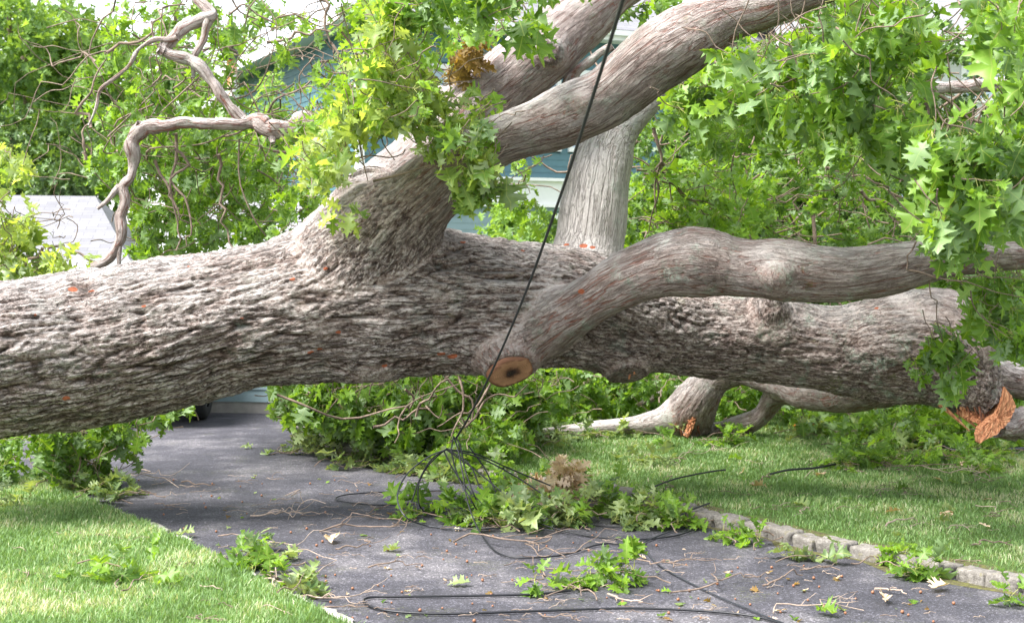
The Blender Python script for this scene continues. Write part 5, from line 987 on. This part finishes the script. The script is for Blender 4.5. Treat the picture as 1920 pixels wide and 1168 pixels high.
TW = [(990, 1090, 1090, 1118, '', 'pale forked twig beside the foreground green sprig', 3), (985, 1010, 1000, 1060, '', 'pale twig standing across the cable below the tangle', 2), (850, 1018, 1060, 1045, '', 'long pale twig lying along the cable below the tangle', 4), (780, 1063, 790, 1068, '', 'hooked pale twig piece in mid asphalt', 1), (690, 1065, 795, 1062, '', 'curved twig left of the hooked piece', 2), (600, 998, 760, 985, '', 'long thin twig left of the tangle on the asphalt', 4), (705, 960, 745, 1005, '', 'bent pale twig near the left cable loop', 1), (630, 1030, 700, 1010, '', 'thin reddish twig below the long thin twig', 1), (470, 968, 600, 965, '', 'branched twig on the asphalt below the hanging trunk', 4), (535, 930, 540, 975, '', 'short upright twig stub on the asphalt at left', 1), (560, 1120, 700, 1110, '', 'bundle of dark forked twigs by the left lawn tip', 6), (470, 1090, 600, 1115, '', 'forked twig running out of the left lawn sprig', 5), (500, 1020, 590, 1080, '', 'dark thin twig rising behind the left lawn sprig', 4), (1255, 1112, 1425, 1085, '', 'long pale curved twig in the right foreground', 2), (1430, 1100, 1505, 1080, '', 'reddish twig right of the long pale curved twig', 1), (1450, 1150, 1620, 1145, '', 'branching pale twig at the bottom right', 5), (1500, 1070, 1575, 1070, '', 'brown twig below the blue green leaves by the kerb', 2), (1640, 1105, 1700, 1115, '', 'short twig beside the pale torn leaf', 2), (1240, 1052, 1340, 1050, '', 'thin curved twig right of the thin grey cable', 2), (1420, 1015, 1455, 958, '', 'dark twig leaning up over the kerb', 1), (1110, 1050, 1290, 1062, '', 'thin twig across the middle of the asphalt', 3), (1010, 1150, 1090, 1165, '', 'small reddish forked twig at the bottom edge', 3), (600, 1140, 690, 1138, '', 'grey twig at the left end of the foreground cable', 0), (1140, 1115, 1205, 1130, '', 'pale twig pieces right of the foreground sprig', 2), (290, 945, 345, 952, '', 'thick short twig at the foot of the hanging clump', 1), (250, 880, 335, 915, '', 'thin twig on the far asphalt at left', 1), (340, 905, 400, 912, '', 'light twig on the far asphalt below the trunk', 0),
      (150, 1000, 230, 1015, 'L', 'forked dark twig on the left lawn', 3), (375, 1095, 420, 1108, 'L', 'pale twig in the left lawn near the edging', 0), (350, 1155, 420, 1160, 'L', 'dark twig at the bottom of the left lawn', 3), (5, 1095, 15, 1065, 'L', 'short twig at the left edge of the lawn', 0),
      (1230, 935, 1240, 895, 'R', 'upright dark twig stub behind the kerb', 0), (1230, 930, 1285, 933, 'R', 'pale stick lying behind the kerb', 0), (1260, 870, 1360, 845, 'R', 'dark forked twigs on the lawn below the pale limb', 5), (1830, 945, 1870, 960, 'R', 'forked twig on the lawn near the right edge', 2), (1660, 985, 1720, 975, 'R', 'long pale twig on the right lawn', 0), (1790, 990, 1815, 980, 'R', 'short pale twig on the right lawn', 0), (1700, 870, 1860, 900, 'R', 'long branching twig on the lawn under the leaf heap', 5), (1590, 870, 1800, 880, 'R', 'grey bent branch in the grass right of the leafy branch', 4), (1790, 1048, 1840, 1050, 'R', 'twig scraps lying on top of the kerb', 3), (1420, 900, 1450, 885, 'R', 'small twig near the black cable end on the lawn', 1), (1820, 1020, 1900, 1020, 'R', 'thin twig in the grass close to the kerb', 1)]
for k_, (a, b, c_, d, ln_, lb, fk) in enumerate(TW): twig_obj('twig', a, b, c_, d, ln_, lb, 300 + k_, .0036 + .0022 * ((k_ * 7) % 3) / 2, fk)
r = np.random.RandomState(77); DRV = [(640, 1160), (300, 985), (250, 900), (560, 880), (900, 930), (1200, 1010), (1500, 1060), (1880, 1140), (1880, 1168), (700, 1168)]
for k_, (x, y) in enumerate(samp(DRV, 170, r)):
    a = r.uniform(-.5, .5); l = r.uniform(12, 45); twig_obj('twig_scrap', x, y, x + l * math.cos(a), y + l * math.sin(a) * .4, '', 'thin bare twig scrap lying loose on the dark asphalt', 400 + k_, .0022, r.randint(0, 3), .1, group='loose twig scraps on the asphalt')
acm = simple('acorn_skin', (.27, .115, .055), .45, .4, 40, 0); ph = np.linspace(0, math.pi, 9); th_ = np.arange(10) * 2 * math.pi / 10
V = np.array([(math.sin(p_) * math.cos(t) * .0075, math.sin(p_) * math.sin(t) * .0075, .007 - math.cos(p_) * .007 * (1.15 if p_ > 1.6 else 1)) for p_ in ph for t in th_]); Q = np.array([(i * 10 + j, i * 10 + (j + 1) % 10, (i + 1) * 10 + (j + 1) % 10, (i + 1) * 10 + j) for i in range(8) for j in range(10)])
ac0 = add('acorn', V, Q, acm); setp(ac0, 'small unripe orange brown acorn lying loose on the dark asphalt', 'acorn', 'acorns scattered over the driveway')
for k_, (x, y) in enumerate(samp(DRV + [(640, 1160)], 150, r)):
    o = ac0 if k_ == 0 else ac0.copy()
    if k_: COL.objects.link(o)
    o.location = G(x, y, 0.001); s_ = r.uniform(.55, 1.1); o.scale = (s_, s_, s_); o.rotation_euler = (0, 0, r.uniform(0, 6))

for k_, (x, y) in enumerate(samp(DRV, 90, r)):
    f = Fol(np.random.RandomState(900 + k_)); a = f.r.uniform(0, 6.28); f.leaf(np.array([0, 0, .008]), np.array([math.cos(a), math.sin(a), .08]), np.array([.3 * f.r.normal(), .3 * f.r.normal(), 1.]), f.r.uniform(.025, .07), f.r.rand()); f.n[0] /= np.linalg.norm(f.n[0])
    o = f.build(None, M[('leaf_pale', 'leaf_dead', 'leaf', 'leaf_rust')[k_ % 4]], LEAF_S, name='leaf_scrap'); o.location = G(x, y, 0); setp(o, 'small torn scrap of oak leaf lying on the asphalt', 'leaf scrap', 'leaf scraps on the driveway')

for ln_, poly, n_, lb, gr in (('R', [(1420, 960), (1250, 880), (1300, 840), (1900, 860), (1900, 1040)], 34, 'thin bare twig scrap lying loose in the grass of the right lawn', 'loose twig scraps on the right lawn'), ('L', [(10, 930), (100, 950), (560, 1150), (20, 1150)], 18, 'thin bare twig scrap lying loose in the grass of the left lawn', 'loose twig scraps on the left lawn')):
    for k_, (x, y) in enumerate(samp(poly, n_, r)):
        l = r.uniform(15, 60); twig_obj('twig_scrap', x, y, x + l, y + l * r.uniform(-.3, .3), ln_, lb, 600 + k_ + len(gr), .0028, r.randint(0, 3), .1, group=gr)
for k_, (x, y) in enumerate(samp([(1420, 960), (1250, 880), (1300, 840), (1900, 860), (1900, 1040)], 30, r)):
    f = Fol(np.random.RandomState(1200 + k_)); a = f.r.uniform(0, 6.28); f.leaf(np.array([0, 0, .008]), np.array([math.cos(a), math.sin(a), .08]), np.array([.3 * f.r.normal(), .3 * f.r.normal(), 1.]), f.r.uniform(.05, .12), f.r.rand()); f.n[0] /= np.linalg.norm(f.n[0])
    o = f.build(None, M[('leaf_pale', 'leaf_dead', 'leaf_pale', 'leaf')[k_ % 4]], LEAF, name='fallen_leaf'); o.location = G(x, y, .066); setp(o, 'loose oak leaf lying in the grass of the right lawn', 'leaf', 'loose leaves on the right lawn')
